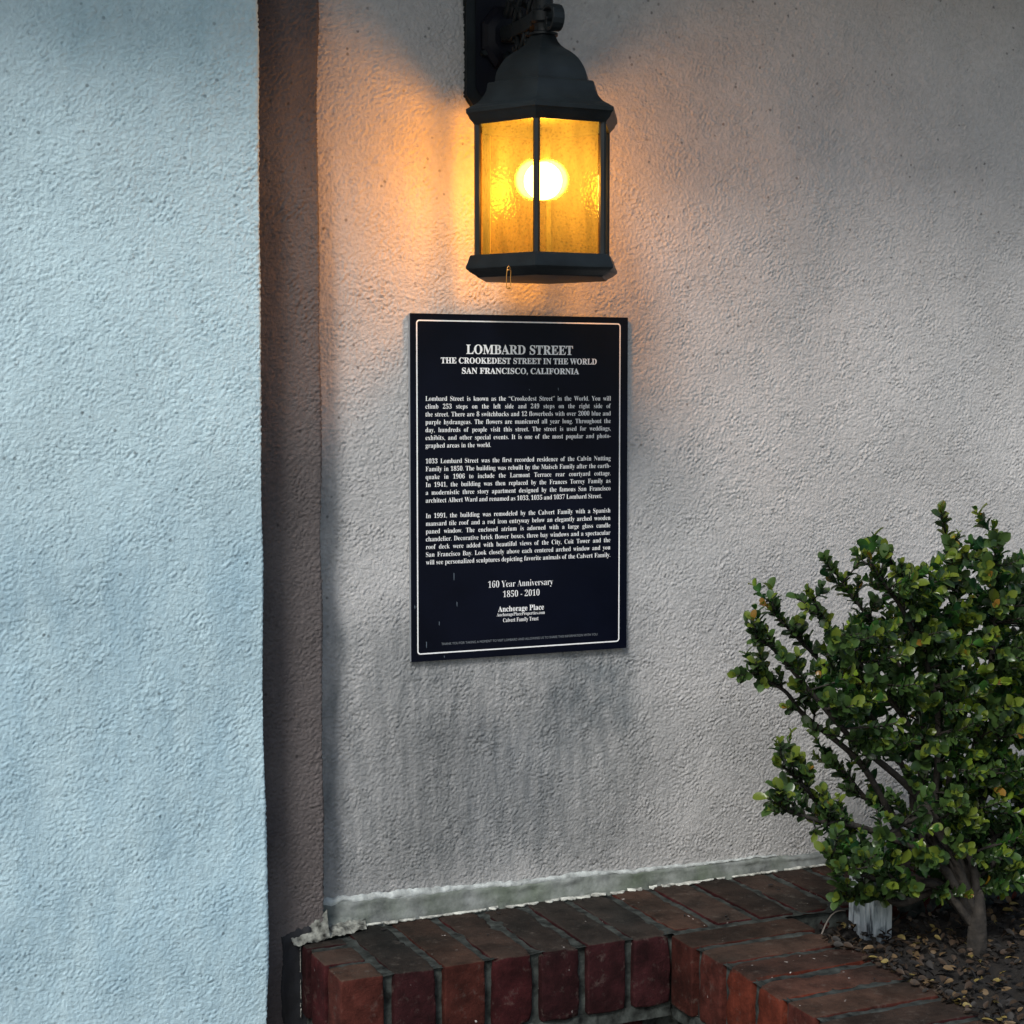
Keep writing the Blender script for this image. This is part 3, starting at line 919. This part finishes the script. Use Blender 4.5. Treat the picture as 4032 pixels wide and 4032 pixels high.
leaves = []       # (matrix, material index, distance)
camloc = Vector(co.location)
def sm(pts, n):
    """Catmull-Rom through pts"""
    out = []
    P = [pts[0] * 2 - pts[1]] + pts + [pts[-1] * 2 - pts[-2]]
    for i in range(1, len(P) - 2):
        for k in range(n):
            t = k / n
            out.append(0.5 * ((2 * P[i]) + (-P[i - 1] + P[i + 1]) * t + (2 * P[i - 1] - 5 * P[i] + 4 * P[i + 1] - P[i + 2]) * t * t + (-P[i - 1] + 3 * P[i] - 3 * P[i + 1] + P[i + 2]) * t ** 3))
    out.append(P[-2])
    return out

def sprig(pts, bare=0.25, gap=0.0062, size=1.0, tip=None):
    """opposite leaf pairs turned 90 degrees from pair to pair along a twig, tuft at the tip"""
    L_ = sum((pts[i + 1] - pts[i]).length for i in range(len(pts) - 1))
    yellow = random.random() if tip is None else tip
    s = L_ * bare; tot = 0; k = 0
    up0 = Vector((random.uniform(-1, 1), random.uniform(-1, 1), random.uniform(-1, 1))).normalized()
    for i in range(len(pts) - 1):
        seg = pts[i + 1] - pts[i]; sl_ = seg.length; t = seg.normalized() if sl_ > 1e-6 else Vector((0, 0, 1))
        while s <= tot + sl_:
            p = pts[i] + t * (s - tot)
            a = t.cross(up0).normalized()
            if k % 2: a = t.cross(a).normalized()
            frac = s / L_
            for sg in (1, -1):
                if random.random() < 0.06: continue
                an = R(random.uniform(34, 60) - 22 * (frac > 0.85))
                dr = (t * math.cos(an) + a * sg * math.sin(an))
                dr = (dr + Vector((0, -0.08, 0.14))).normalized()
                nrm = (t * math.sin(an) - a * sg * math.cos(an))
                nrm = (nrm + Vector((random.uniform(-.3, .3), random.uniform(-.3, .3), random.uniform(-.1, .3)))).normalized()
                nrm = (nrm - dr * nrm.dot(dr)).normalized()
                b = nrm.cross(dr)
                sz = size * random.choice((random.uniform(0.62, 0.95), random.uniform(0.9, 1.3))) * (0.8 if frac > 0.93 else 1)
                M = Matrix(((dr.x * sz, b.x * sz, nrm.x * sz, p.x), (dr.y * sz, b.y * sz, nrm.y * sz, p.y), (dr.z * sz, b.z * sz, nrm.z * sz, p.z), (0, 0, 0, 1)))
                r = random.random()
                if frac > 0.80 and yellow > 0.30: mi = 2 if r < 0.75 else (3 if yellow > 0.93 else 1)
                elif frac > 0.5: mi = 1 if r < 0.65 else (2 if r < 0.76 else 0)
                else: mi = 0 if r < 0.68 else 1
                leaves.append((M, mi, (p - camloc).length))
            k += 1
            s += gap * random.uniform(0.8, 1.25)
        tot += sl_

allnodes = []
for pl, dy in mains:
    n = len(pl)
    ja, jr = random.uniform(0, 6.28), random.uniform(0.001, 0.004)
    pts = [FORK + Vector((jr * math.cos(ja), jr * math.sin(ja), -0.045)), FORK.lerp(W(*pl[0], dy * .4), 0.5) + Vector((random.uniform(-.006, .006), random.uniform(-.006, .006), 0.01))]
    pts += [W(x, z, dy * (0.4 + 0.6 * i / (n - 1)) + random.uniform(-.008, .008)) for i, (x, z) in enumerate(pl)]
    cv = sm(pts, 5)
    nn = len(cv)
    wood.tube(cv, [0.0056 * (1 - i / (nn - 1)) ** 0.8 + 0.0007 for i in range(nn)], 6)
    allnodes += cv[6:]
    tail = cv[-9:]
    sprig(tail, 0.0, 0.0060, 1.0)
    # side sprigs
    for i in range(int(nn * 0.42), nn - 1):
        for _ in range(1):
            t = (cv[i] - cv[i - 1]).normalized()
            side = Vector((random.uniform(-1, 1), random.uniform(-1, 1), random.uniform(-0.6, 1))).normalized()
            dr = (t * random.uniform(0.6, 1.3) + side * 0.9 + Vector((0, -0.1, 0.12))).normalized()
            L_ = random.uniform(0.018, 0.040)
            e = cv[i] + dr * L_ + Vector((0, 0, 0.004))
            m_ = cv[i].lerp(e, 0.5) + side * 0.002
            tp = [cv[i], m_, e]
            wood.tube(tp, [0.0013, 0.0011, 0.0007], 4)
            sprig(tp, 0.22, 0.0060, random.uniform(0.85, 1.12))

def inpoly(x, z, P):
    c = False; j = len(P) - 1
    for i in range(len(P)):
        if (P[i][1] > z) != (P[j][1] > z) and x < (P[j][0] - P[i][0]) * (z - P[i][1]) / (P[j][1] - P[i][1]) + P[i][0]: c = not c
        j = i
    return c
dense = [(1.19, -.315), (1.215, -.32), (1.25, -.285), (1.30, -.25), (1.36, -.22), (1.45, -.16), (1.56, -.20), (1.66, -.34), (1.70, -.46), (1.66, -.66), (1.44, -.685), (1.40, -.665), (1.37, -.60), (1.40, -.53), (1.345, -.475), (1.29, -.435), (1.235, -.395)]
dense2 = [(1.30, -.58), (1.34, -.55), (1.40, -.55), (1.44, -.66), (1.33, -.655), (1.30, -.63)]
cnt = 0
while cnt < 960:
    x, z = random.uniform(1.12, 1.72), random.uniform(-.67, -.14)
    if not (inpoly(x, z, dense) or (inpoly(x, z, dense2))): continue
    p = W(x, z, random.uniform(-0.10, 0.09))
    q = min(allnodes, key=lambda a: (a - p).length + 0.6 * max(0, a.z - p.z + 0.01))
    dv = p - q
    if dv.length < 0.012: continue
    L_ = min(dv.length, 0.06)
    st = p - dv.normalized() * L_
    mid = st.lerp(p, 0.5) + Vector((random.uniform(-.004, .004), random.uniform(-.004, .004), -0.002))
    wood.tube([q, st, mid, p], [0.0015, 0.0013, 0.0011, 0.0007], 4)
    sprig([st, mid, p], 0.28, 0.0060, random.uniform(0.9, 1.2))
    cnt += 1
wood.build('branches', M_BARK, shrub, smooth=True)

lvb, lfb = leaf_shape(0.0165, 0.0098, 0.0017, 0.0018)
leaf_me = []
for k in range(4):
    me = bpy.data.meshes.new('leaf'); me.from_pydata(lvb, [], lfb); me.polygons.foreach_set('use_smooth', [True] * len(lfb)); me.materials.append(M_LEAF[k]); me.update()
    leaf_me.append(me)
# the leaves that show: those nearest the camera inside the picture
cam_m = co.rotation_euler.to_matrix().transposed()
def inframe(M):
    q = cam_m @ (M.translation - camloc)
    return abs(q.x / -q.z) < 0.297 * 0.75 and abs(q.y / -q.z) < 0.29
leaves.sort(key=lambda t: (0 if inframe(t[0]) else 1, t[2] - 0.6 * (t[1] >= 2) * 0.1))
rest = MB()
for k, (M, mi, _) in enumerate(leaves):
    if k < 290:
        o = bpy.data.objects.new('leaf', leaf_me[mi]); col.objects.link(o); o.parent = shrub
        o.matrix_local = Matrix.Translation(-WL[shrub]) @ M
    else:
        rest.add([M @ Vector(p) for p in lvb], lfb, mi)
fo = rest.build('foliage', M_LEAF, shrub, smooth=True); fo['kind'] = 'stuff'

# ------------------------------------------------------------------ plaque
PX0, PZ0, PW, PH = 0.7893, 0.1048, 0.3190, 0.4570
plaque = thing('plaque', (PX0 + PW / 2, 0, PZ0 - PH), 'tall black plaque with white serif lettering about Lombard Street, mounted under the lantern', 'plaque')
mb = MB(); mb.box(PX0 - 0.0004, PX0 + PW, -0.0060, -0.0010, PZ0 - PH, PZ0); mb.build('backing_sheet', M_EDGE, plaque)
mb = MB(); mb.box(PX0, PX0 + PW + 0.0004, -0.0072, -0.0060, PZ0 - PH - 0.0004, PZ0 + 0.0004); mb.build('face_panel', M_BLACK, plaque)
YT = -0.00745
def rrect(x0, x1, z0, z1, r, n=6):
    out = []
    for cx, cz, a0 in ((x1 - r, z1 - r, 0), (x0 + r, z1 - r, 90), (x0 + r, z0 + r, 180), (x1 - r, z0 + r, 270)):
        for k in range(n + 1):
            a = R(a0 + 90 * k / n); out.append((cx + r * math.cos(a), cz + r * math.sin(a)))
    return out
bx0, bx1, bz1, bz0 = PX0 + 0.0082, PX0 + 0.3080, PZ0 - 0.0078, PZ0 - 0.4480
oo = rrect(bx0, bx1, bz0, bz1, 0.0045); ii = rrect(bx0 + 0.0017, bx1 - 0.0017, bz0 + 0.0017, bz1 - 0.0017, 0.0030)
n = len(oo)
mb = MB(); mb.add([(x, YT, z) for x, z in oo] + [(x, YT, z) for x, z in ii], [(i, n + i, n + (i + 1) % n, (i + 1) % n) for i in range(n)])
mb.build('border_line', M_PRINT, plaque)

def serif(s):
    o = ''
    for c in s:
        if 'A' <= c <= 'Z': o += chr(0x1D400 + ord(c) - 65)
        elif 'a' <= c <= 'z': o += chr(0x1D41A + ord(c) - 97)
        elif '0' <= c <= '9': o += chr(0x1D7CE + ord(c) - 48)
        else: o += c
    return o
tmp = []
def word(s, offset, conv=True):
    c = bpy.data.curves.new('w', 'FONT'); c.body = serif(s) if conv else s; c.size = 1.0; c.offset = offset; c.resolution_u = 3
    o = bpy.data.objects.new('w', c); col.objects.link(o); tmp.append(o)
    return o
jobs = []
def centred(s, xl, xr, zb, size, offset=0.0, conv=True, mat=None):
    jobs.append(('c', word(s, offset, conv), xl, xr, zb, size, mat or M_PRINT))
def justified(s, zb, xl=0.0209, xr=0.2933, size=0.00905, offset=-0.007, xs=0.86, end=None):
    jobs.append(('j', [word(t, offset) for t in s.split()], xl, end if end else xr, zb, size, xs))
centred('LOMBARD STREET', 0.0788, 0.2353, -0.0515, 0.0176, 0.010)
centred('THE CROOKEDEST STREET IN THE WORLD', 0.0427, 0.2715, -0.0642, 0.0112, 0.012)
centred('SAN FRANCISCO, CALIFORNIA', 0.0725, 0.2446, -0.0776, 0.0112, 0.012)
body = ['Lombard Street is known as the “Crookedest Street” in the World. You will',
        'climb 253 steps on the left side and 249 steps on the right side of',
        'the street. There are 8 switchbacks and 12 flowerbeds with over 2000 blue and',
        'purple hydrangeas. The flowers are manicured all year long. Throughout the',
        'day, hundreds of people visit this street. The street is used for weddings,',
        'exhibits, and other special events. It is one of the most popular and photo-',
        'graphed areas in the world.', None,
        '1033 Lombard Street was the first recorded residence of the Calvin Nutting',
        'Family in 1850. The building was rebuilt by the Maisch Family after the earth-',
        'quake in 1906 to include the Larmont Terrace rear courtyard cottage.',
        'In 1941, the building was then replaced by the Frances Torrey Family as',
        'a modernistic three story apartment designed by the famous San Francisco',
        'architect Albert Ward and renamed as 1033, 1035 and 1037 Lombard Street.', None,
        'In 1991, the building was remodeled by the Calvert Family with a Spanish',
        'mansard tile roof and a rod iron entryway below an elegantly arched wooden',
        'paned window. The enclosed atrium is adorned with a large glass candle',
        'chandelier. Decorative brick flower boxes, three bay windows and a spectacular',
        'roof deck were added with beautiful views of the City, Coit Tower and the',
        'San Francisco Bay. Look closely above each centered arched window and you',
        'will see personalized sculptures depicting favorite animals of the Calvert Family.']
for k, s in enumerate(body):
    if s is None: continue
    if k < 7: zb = -0.1135 - (0.1750 - 0.1135) * k / 6
    elif k < 14: zb = -0.1955 - (0.2472 - 0.1955) * (k - 8) / 5
    else: zb = -0.2675 - (0.3290 - 0.2675) * (k - 15) / 6
    justified(s, zb, end=(0.1140 if k == 6 else (0.2799 if k == 13 else None)))
centred('160 Year Anniversary', 0.1100, 0.2060, -0.3637, 0.0128, -0.012)
centred('1850 - 2010', 0.1317, 0.1858, -0.3775, 0.0124, -0.012)
centred('Anchorage Place', 0.1244, 0.1923, -0.3970, 0.0108, 0.003)
centred('AnchoragePlaceProperties.com', 0.1225, 0.1937, -0.4031, 0.0066, -0.006)
centred('Calvert Family Trust', 0.1317, 0.1842, -0.4113, 0.0078, -0.004)
centred('THANK YOU FOR TAKING A MOMENT TO VISIT LOMBARD AND ALLOWING US TO SHARE THIS INFORMATION WITH YOU', 0.0425, 0.2739, -0.4372, 0.0046, 0.0, False, M_PRINTD)
bpy.context.view_layer.update()
dg = bpy.context.evaluated_depsgraph_get()
cache = {}
def geo(o):
    key = (o.data.body, o.data.offset)
    if key not in cache:
        me = o.evaluated_get(dg).to_mesh()
        v = np.empty(len(me.vertices) * 3, dtype=np.float32); me.vertices.foreach_get('co', v)
        fs = [tuple(p.vertices) for p in me.polygons]
        cache[key] = (v.reshape(-1, 3).copy(), fs)
        o.evaluated_get(dg).to_mesh_clear()
    return cache[key]
for j in jobs:
    mb = MB(); mat = M_PRINT
    if j[0] == 'c':
        _, o, xl, xr, zb, size, mat = j
        v, fs = geo(o)
        a, b = v[:, 0].min(), v[:, 0].max(); s = (xr - xl) / (b - a)
        mb.add([(PX0 + xl + (p[0] - a) * s, YT, PZ0 + zb + p[1] * size) for p in v], fs)
    else:
        _, ws, xl, xr, zb, size, xs = j
        gs = [geo(o) for o in ws]
        wd = [(g[0][:, 0].max() - g[0][:, 0].min()) * size * xs for g in gs]
        tot = sum(wd); ng = max(1, len(ws) - 1)
        gap = (xr - xl - tot) / ng
        k = 1.0
        if gap < 0.0016: k = (xr - xl - 0.0016 * ng) / tot; gap = 0.0016
        if gap > 0.0075: gap = 0.0075
        x = xl
        for g, wv in zip(gs, wd):
            v, fs = g; a = v[:, 0].min()
            mb.add([(PX0 + x + (p[0] - a) * size * xs * k, YT, PZ0 + zb + p[1] * size) for p in v], fs)
            x += wv * k + gap
    mb.build('text_line', mat, plaque)
for o in tmp:
    c = o.data; bpy.data.objects.remove(o); bpy.data.curves.remove(c)
mb = MB()
for (x, z0, z1) in [(0.0601, -0.3412, -0.3517), (0.0643, -0.3800, -0.3870), (0.0389, -0.4050, -0.4110), (0.0207, -0.4310, -0.4400), (0.0045, -0.382, -0.387), (0.046, -0.451, -0.4545), (0.170, -0.0975, -0.100), (0.213, -0.0960, -0.1000)]:
    mb.add([(PX0 + x, YT + 0.0001, PZ0 + z0), (PX0 + x + 0.0011, YT + 0.0001, PZ0 + z0 - 0.001), (PX0 + x + 0.0009, YT + 0.0001, PZ0 + z1), (PX0 + x + 0.0001, YT + 0.0001, PZ0 + z1 + 0.001)], [(0, 3, 2, 1)])
s_ = mb.build('scratches', M_SCRATCH, plaque); s_['kind'] = 'stuff'

# ------------------------------------------------------------------ lantern
LX, LY = 0.918, -0.140
lan = thing('wall_lantern', (LX, 0, 0.14), 'black six-sided wall lantern with domed roof and lit amber glass above the plaque', 'lantern')
def hexring(r, z): return [(LX + r * math.cos(R(60 * k)), LY + r * math.sin(R(60 * k)), z) for k in range(6)]
def hexloft(prof, cap0=True, cap1=True):
    mb = MB(); vs = []; fs = []
    for r, z in prof: vs += hexring(r, z)
    n = len(prof)
    for i in range(n - 1):
        for k in range(6):
            k2 = (k + 1) % 6
            fs.append((i * 6 + k, i * 6 + k2, (i + 1) * 6 + k2, (i + 1) * 6 + k))
    if cap0: fs.append(tuple(range(5, -1, -1)))
    if cap1: fs.append(tuple((n - 1) * 6 + k for k in range(6)))
    mb.add(vs, fs); return mb
roof = [(0.0890, 0.3316), (0.0935, 0.3306), (0.0950, 0.3330), (0.1000, 0.3375), (0.1020, 0.3420), (0.1042, 0.3440), (0.1045, 0.3486), (0.1015, 0.3503), (0.0974, 0.3529), (0.0930, 0.3548),
        (0.0890, 0.3574), (0.0856, 0.3604), (0.0826, 0.3640), (0.0796, 0.3685), (0.0772, 0.3730), (0.0763, 0.3775), (0.0757, 0.3812), (0.0738, 0.3830), (0.0668, 0.3840), (0.0655, 0.3856), (0.0650, 0.3905),
        (0.0638, 0.3955), (0.0615, 0.4005), (0.0580, 0.4060), (0.0530, 0.4125), (0.0470, 0.4178), (0.0402, 0.4226), (0.0330, 0.4266), (0.0272, 0.4308), (0.0228, 0.4355), (0.0196, 0.4410), (0.0180, 0.4440)]
hexloft(roof).build('roof', M_IRON, lan, auto=R(30))
base = [(0.0890, 0.1440), (0.0914, 0.1462), (0.0990, 0.1500), (0.1050, 0.1545), (0.1050, 0.1572), (0.1020, 0.1630), (0.1000, 0.1690), (0.0985, 0.1712), (0.0900, 0.1716)]
hexloft(base).build('base', M_IRON, lan, auto=R(30))
for k in range(6):
    a = R(60 * k); ca, sa = math.cos(a), math.sin(a)
    mb = MB(); w_, r0, r1 = 0.0042, 0.0858, 0.0925
    vs = []
    for z in (0.1705, 0.3325):
        for (r, t) in ((r0, -w_ * .8), (r0 + 0.003, -w_), (r1, -w_ * 0.55), (r1, w_ * 0.55), (r0 + 0.003, w_), (r0, w_ * .8)):
            vs.append((LX + r * ca - t * sa, LY + r * sa + t * ca, z))
    mb.add(vs, [(5, 4, 3, 2, 1, 0), (6, 7, 8, 9, 10, 11)] + [(i, (i + 1) % 6, 6 + (i + 1) % 6, 6 + i) for i in range(6)])
    mb.build('post', M_IRON, lan, auto=R(40))
for k in range(6):
    a0, a1 = R(60 * k), R(60 * k + 60); r = 0.0860
    p0 = Vector((LX + r * math.cos(a0), LY + r * math.sin(a0), 0)); p1 = Vector((LX + r * math.cos(a1), LY + r * math.sin(a1), 0))
    dd = (p1 - p0).normalized() * 0.0035
    p0 += dd; p1 -= dd
    mb = MB()
    mb.add([(p0.x, p0.y, 0.1717), (p1.x, p1.y, 0.1717), (p1.x, p1.y, 0.3315), (p0.x, p0.y, 0.3315)], [(0, 1, 2, 3)])
    mb.build('glass_pane', M_GLASS, lan)
mb = MB(); mb.lathe([(0.004, 0.4437), (0.0165, 0.4440), (0.0185, 0.4455), (0.0185, 0.4480), (0.0150, 0.4495), (0.0118, 0.4505), (0.0110, 0.4560), (0.0122, 0.4590), (0.0122, 0.4900), (0.0160, 0.4930), (0.0170, 0.4990), (0.0120, 0.5040),
                              (0.0090, 0.5100), (0.0130, 0.5170), (0.0150, 0.5230), (0.0110, 0.5300), (0.0040, 0.5360)], LX, LY, 20)
mb.build('neck', M_IRON, lan, auto=R(40))
# bulb and socket
mb = MB(); bz = 0.2665
mb.lathe([(0.0240 * math.sin(t), bz - 0.0235 * math.cos(t)) for t in np.linspace(0.02, math.pi * 0.93, 18)], LX, LY, 28)
bl = mb.build('light_bulb', M_BULB, lan, smooth=True)
mb = MB(); mb.lathe([(0.0075, bz + 0.0240), (0.0085, bz + 0.0270), (0.0085, 0.3316), (0.016, 0.3335)], LX, LY, 16); mb.build('socket', simple('dark_socket', (0.03, 0.025, 0.02), 0.6), lan, auto=R(40))
# back plate with chamfered ends and raised rim
PWH = 0.0490
def plate(x0, x1, z0, z1, ch, y0, y1, mb):
    pts = [(x0, z0 + ch), (x0 + ch * 0.75, z0), (x1 - ch * 0.75, z0), (x1, z0 + ch), (x1, z1 - ch), (x1 - ch * .75, z1), (x0 + ch * .75, z1), (x0, z1 - ch)]
    n = 8
    mb.add([(x, y1, z) for x, z in pts] + [(x, y0, z) for x, z in pts], [tuple(range(n - 1, -1, -1)), tuple(range(n, 2 * n))] + [(i, n + i, n + (i + 1) % n, (i + 1) % n) for i in range(n)])
mb = MB(); plate(LX - PWH, LX + PWH, 0.3780, 0.60, 0.012, -0.0125, -0.0005, mb); mb.build('back_plate', M_IRON, lan, bevel=0.0018)
mb = MB(); plate(LX - PWH + 0.011, LX + PWH - 0.011, 0.3900, 0.588, 0.010, -0.0145, -0.0120, mb); mb.build('plate_panel', M_PLATE, lan, bevel=0.0008)
mb = MB()
oct_ = [(0.024, 0), (0.024, 1)]
for r, y in ((0.034, -0.0140), (0.034, -0.020), (0.028, -0.026), (0.019, -0.030)):
    for k in range(8):
        mb.v.append((LX + r * math.cos(R(45 * k + 22.5)), y, 0.466 + r * 1.25 * math.sin(R(45 * k + 22.5))))
for i in range(3):
    for k in range(8):
        k2 = (k + 1) % 8; mb.f.append((i * 8 + k, i * 8 + k2, (i + 1) * 8 + k2, (i + 1) * 8 + k)); mb.m.append(0)
mb.f.append(tuple(24 + k for k in range(8))); mb.m.append(0)
mb.build('boss', M_PLATE, lan, auto=R(20))
mb = MB()
mb.tube([(LX - 0.028, -0.0140, 0.4440), (LX - 0.028, -0.0215, 0.4440)], [0.0045, 0.0038], 10); mb.build('screw', M_IRON, lan, auto=R(40))
# arm: a flat bar along -Y with curled ends, held round the neck
def ribbon(pts, wx, th, name):
    """pts in the YZ plane; bar of width 2*wx along X, thickness th"""
    P = [Vector((0, y, z)) for y, z in pts]; n = len(P)
    vs = []
    for i, p in enumerate(P):
        t = (P[min(i + 1, n - 1)] - P[max(0, i - 1)]).normalized(); nn = Vector((0, -t.z, t.y))
        k = wx if isinstance(wx, float) else wx[i]
        for sx, sn in ((-1, -1), (-1, 1), (1, 1), (1, -1)):
            vs.append((LX + sx * k, p.y + nn.y * sn * th / 2, p.z + nn.z * sn * th / 2))
    mb = MB()
    mb.add(vs, [(3, 2, 1, 0), (4 * (n - 1), 4 * (n - 1) + 1, 4 * (n - 1) + 2, 4 * (n - 1) + 3)] + [(4 * i + k, 4 * i + (k + 1) % 4, 4 * i + 4 + (k + 1) % 4, 4 * i + 4 + k) for i in range(n - 1) for k in range(4)])
    return mb.build(name, M_IRON, lan, bevel=0.0012)
arm = [(-0.030, 0.4645)] + [(-0.030 - 0.018 * t, 0.4645 + 0.003 * math.sin(3.1 * t)) for t in (0.4, 0.8)] + [(-0.060, 0.4655), (-0.085, 0.4655), (-0.110, 0.4660), (-0.130, 0.4690), (-0.150, 0.4720)]
curl = []
for k in range(16):
    a = R(95 + 21 * k); r = 0.0175 * (1 - 0.045 * k)
    curl.append((-0.170 + r * math.cos(a), 0.4590 + r * math.sin(a)))
ribbon([(-0.150, 0.4735), (-0.160, 0.4765)] + curl, 0.0078, 0.0050, 'scroll')
ribbon(arm, 0.0110, 0.0185, 'arm')
ribbon([(-0.062 + 0.0095 * math.cos(R(a)), 0.4640 + 0.0095 * math.sin(R(a))) for a in range(0, 331, 30)], 0.0115, 0.0030, 'arm_end')
mb = MB(); mb.lathe([(0.0145, 0.4600), (0.0168, 0.4620), (0.0168, 0.4740), (0.0145, 0.4760)], LX, LY, 18); mb.build('collar', M_IRON, lan, auto=R(40))
# ornament: paired S-scrolls above and small curls below the arm
def spiral(cy, cz, r0, a0, turns, sgn, n=18):
    return [(cy + r0 * (1 - 0.72 * t) * math.cos(a0 + sgn * turns * 2 * math.pi * t), cz + r0 * (1 - 0.72 * t) * math.sin(a0 + sgn * turns * 2 * math.pi * t)) for t in np.linspace(0, 1, n)]
def orn(pts, rad, sx):
    mb = MB(); mb.tube([(LX + sx, y, z) for y, z in pts], rad, 7); mb.build('scrollwork', M_IRON, lan, smooth=True)
for sx in (-0.008, 0.008):
    orn([(-0.070, 0.474), (-0.074, 0.484), (-0.084, 0.496), (-0.092, 0.508)] + spiral(-0.082, 0.516, 0.012, R(-40), 0.9, 1), 0.0034, sx)
    orn([(-0.092, 0.474), (-0.088, 0.484), (-0.078, 0.494), (-0.064, 0.500)] + spiral(-0.058, 0.508, 0.010, R(-110), 0.9, -1), 0.0034, sx)
    orn([(-0.112, 0.476), (-0.116, 0.486), (-0.124, 0.494)] + spiral(-0.122, 0.504, 0.009, R(-90), 0.9, 1), 0.0030, sx)
    orn([(-0.078, 0.457), (-0.082, 0.447), (-0.090, 0.438), (-0.092, 0.430)], 0.0028, sx)
    orn([(-0.100, 0.457), (-0.096, 0.447), (-0.088, 0.438), (-0.086, 0.430)], 0.0028, sx)
    orn(spiral(-0.071, 0.443, 0.009, R(60), 0.9, 1), 0.0028, sx)
    orn(spiral(-0.110, 0.445, 0.009, R(120), 0.9, -1), 0.0028, sx)
orn([(-0.018, 0.448), (-0.034, 0.436), (-0.052, 0.426), (-0.070, 0.422), (-0.085, 0.428)], [0.006, 0.007, 0.008, 0.006, 0.003], 0.0)
orn([(-0.018, 0.484), (-0.034, 0.500), (-0.046, 0.520), (-0.050, 0.545)], [0.006, 0.006, 0.005, 0.003], 0.0)

# safety pin hooked under the lantern
mb = MB()
px, py = 0.8425, -0.2040
loop = [(0.0022, 0.1515), (0.0030, 0.1480), (0.0026, 0.1400), (0.0028, 0.1300), (0.0022, 0.1278), (0, 0.1268), (-0.0022, 0.1278), (-0.0028, 0.1300), (-0.0030, 0.1400), (-0.0022, 0.1480), (-0.0016, 0.1525), (0, 0.1545), (0.0016, 0.1530), (0.0018, 0.1500)]
mb.tube([(px + x, py - 0.0004 * i / 13, z) for i, (x, z) in enumerate(loop)], 0.00055, 6)
mb.tube([(px - 0.0020, py, 0.1283), (px, py, 0.1272), (px + 0.0020, py, 0.1283)], 0.0010, 6)
mb.tube([(px - 0.0024, py, 0.1490), (px + 0.0024, py, 0.1500)], 0.0011, 6)
pin = mb.build('safety_pin', M_PIN, smooth=True); tag(pin, 'tiny brass safety pin hanging from the bottom edge of the lantern', 'safety pin')
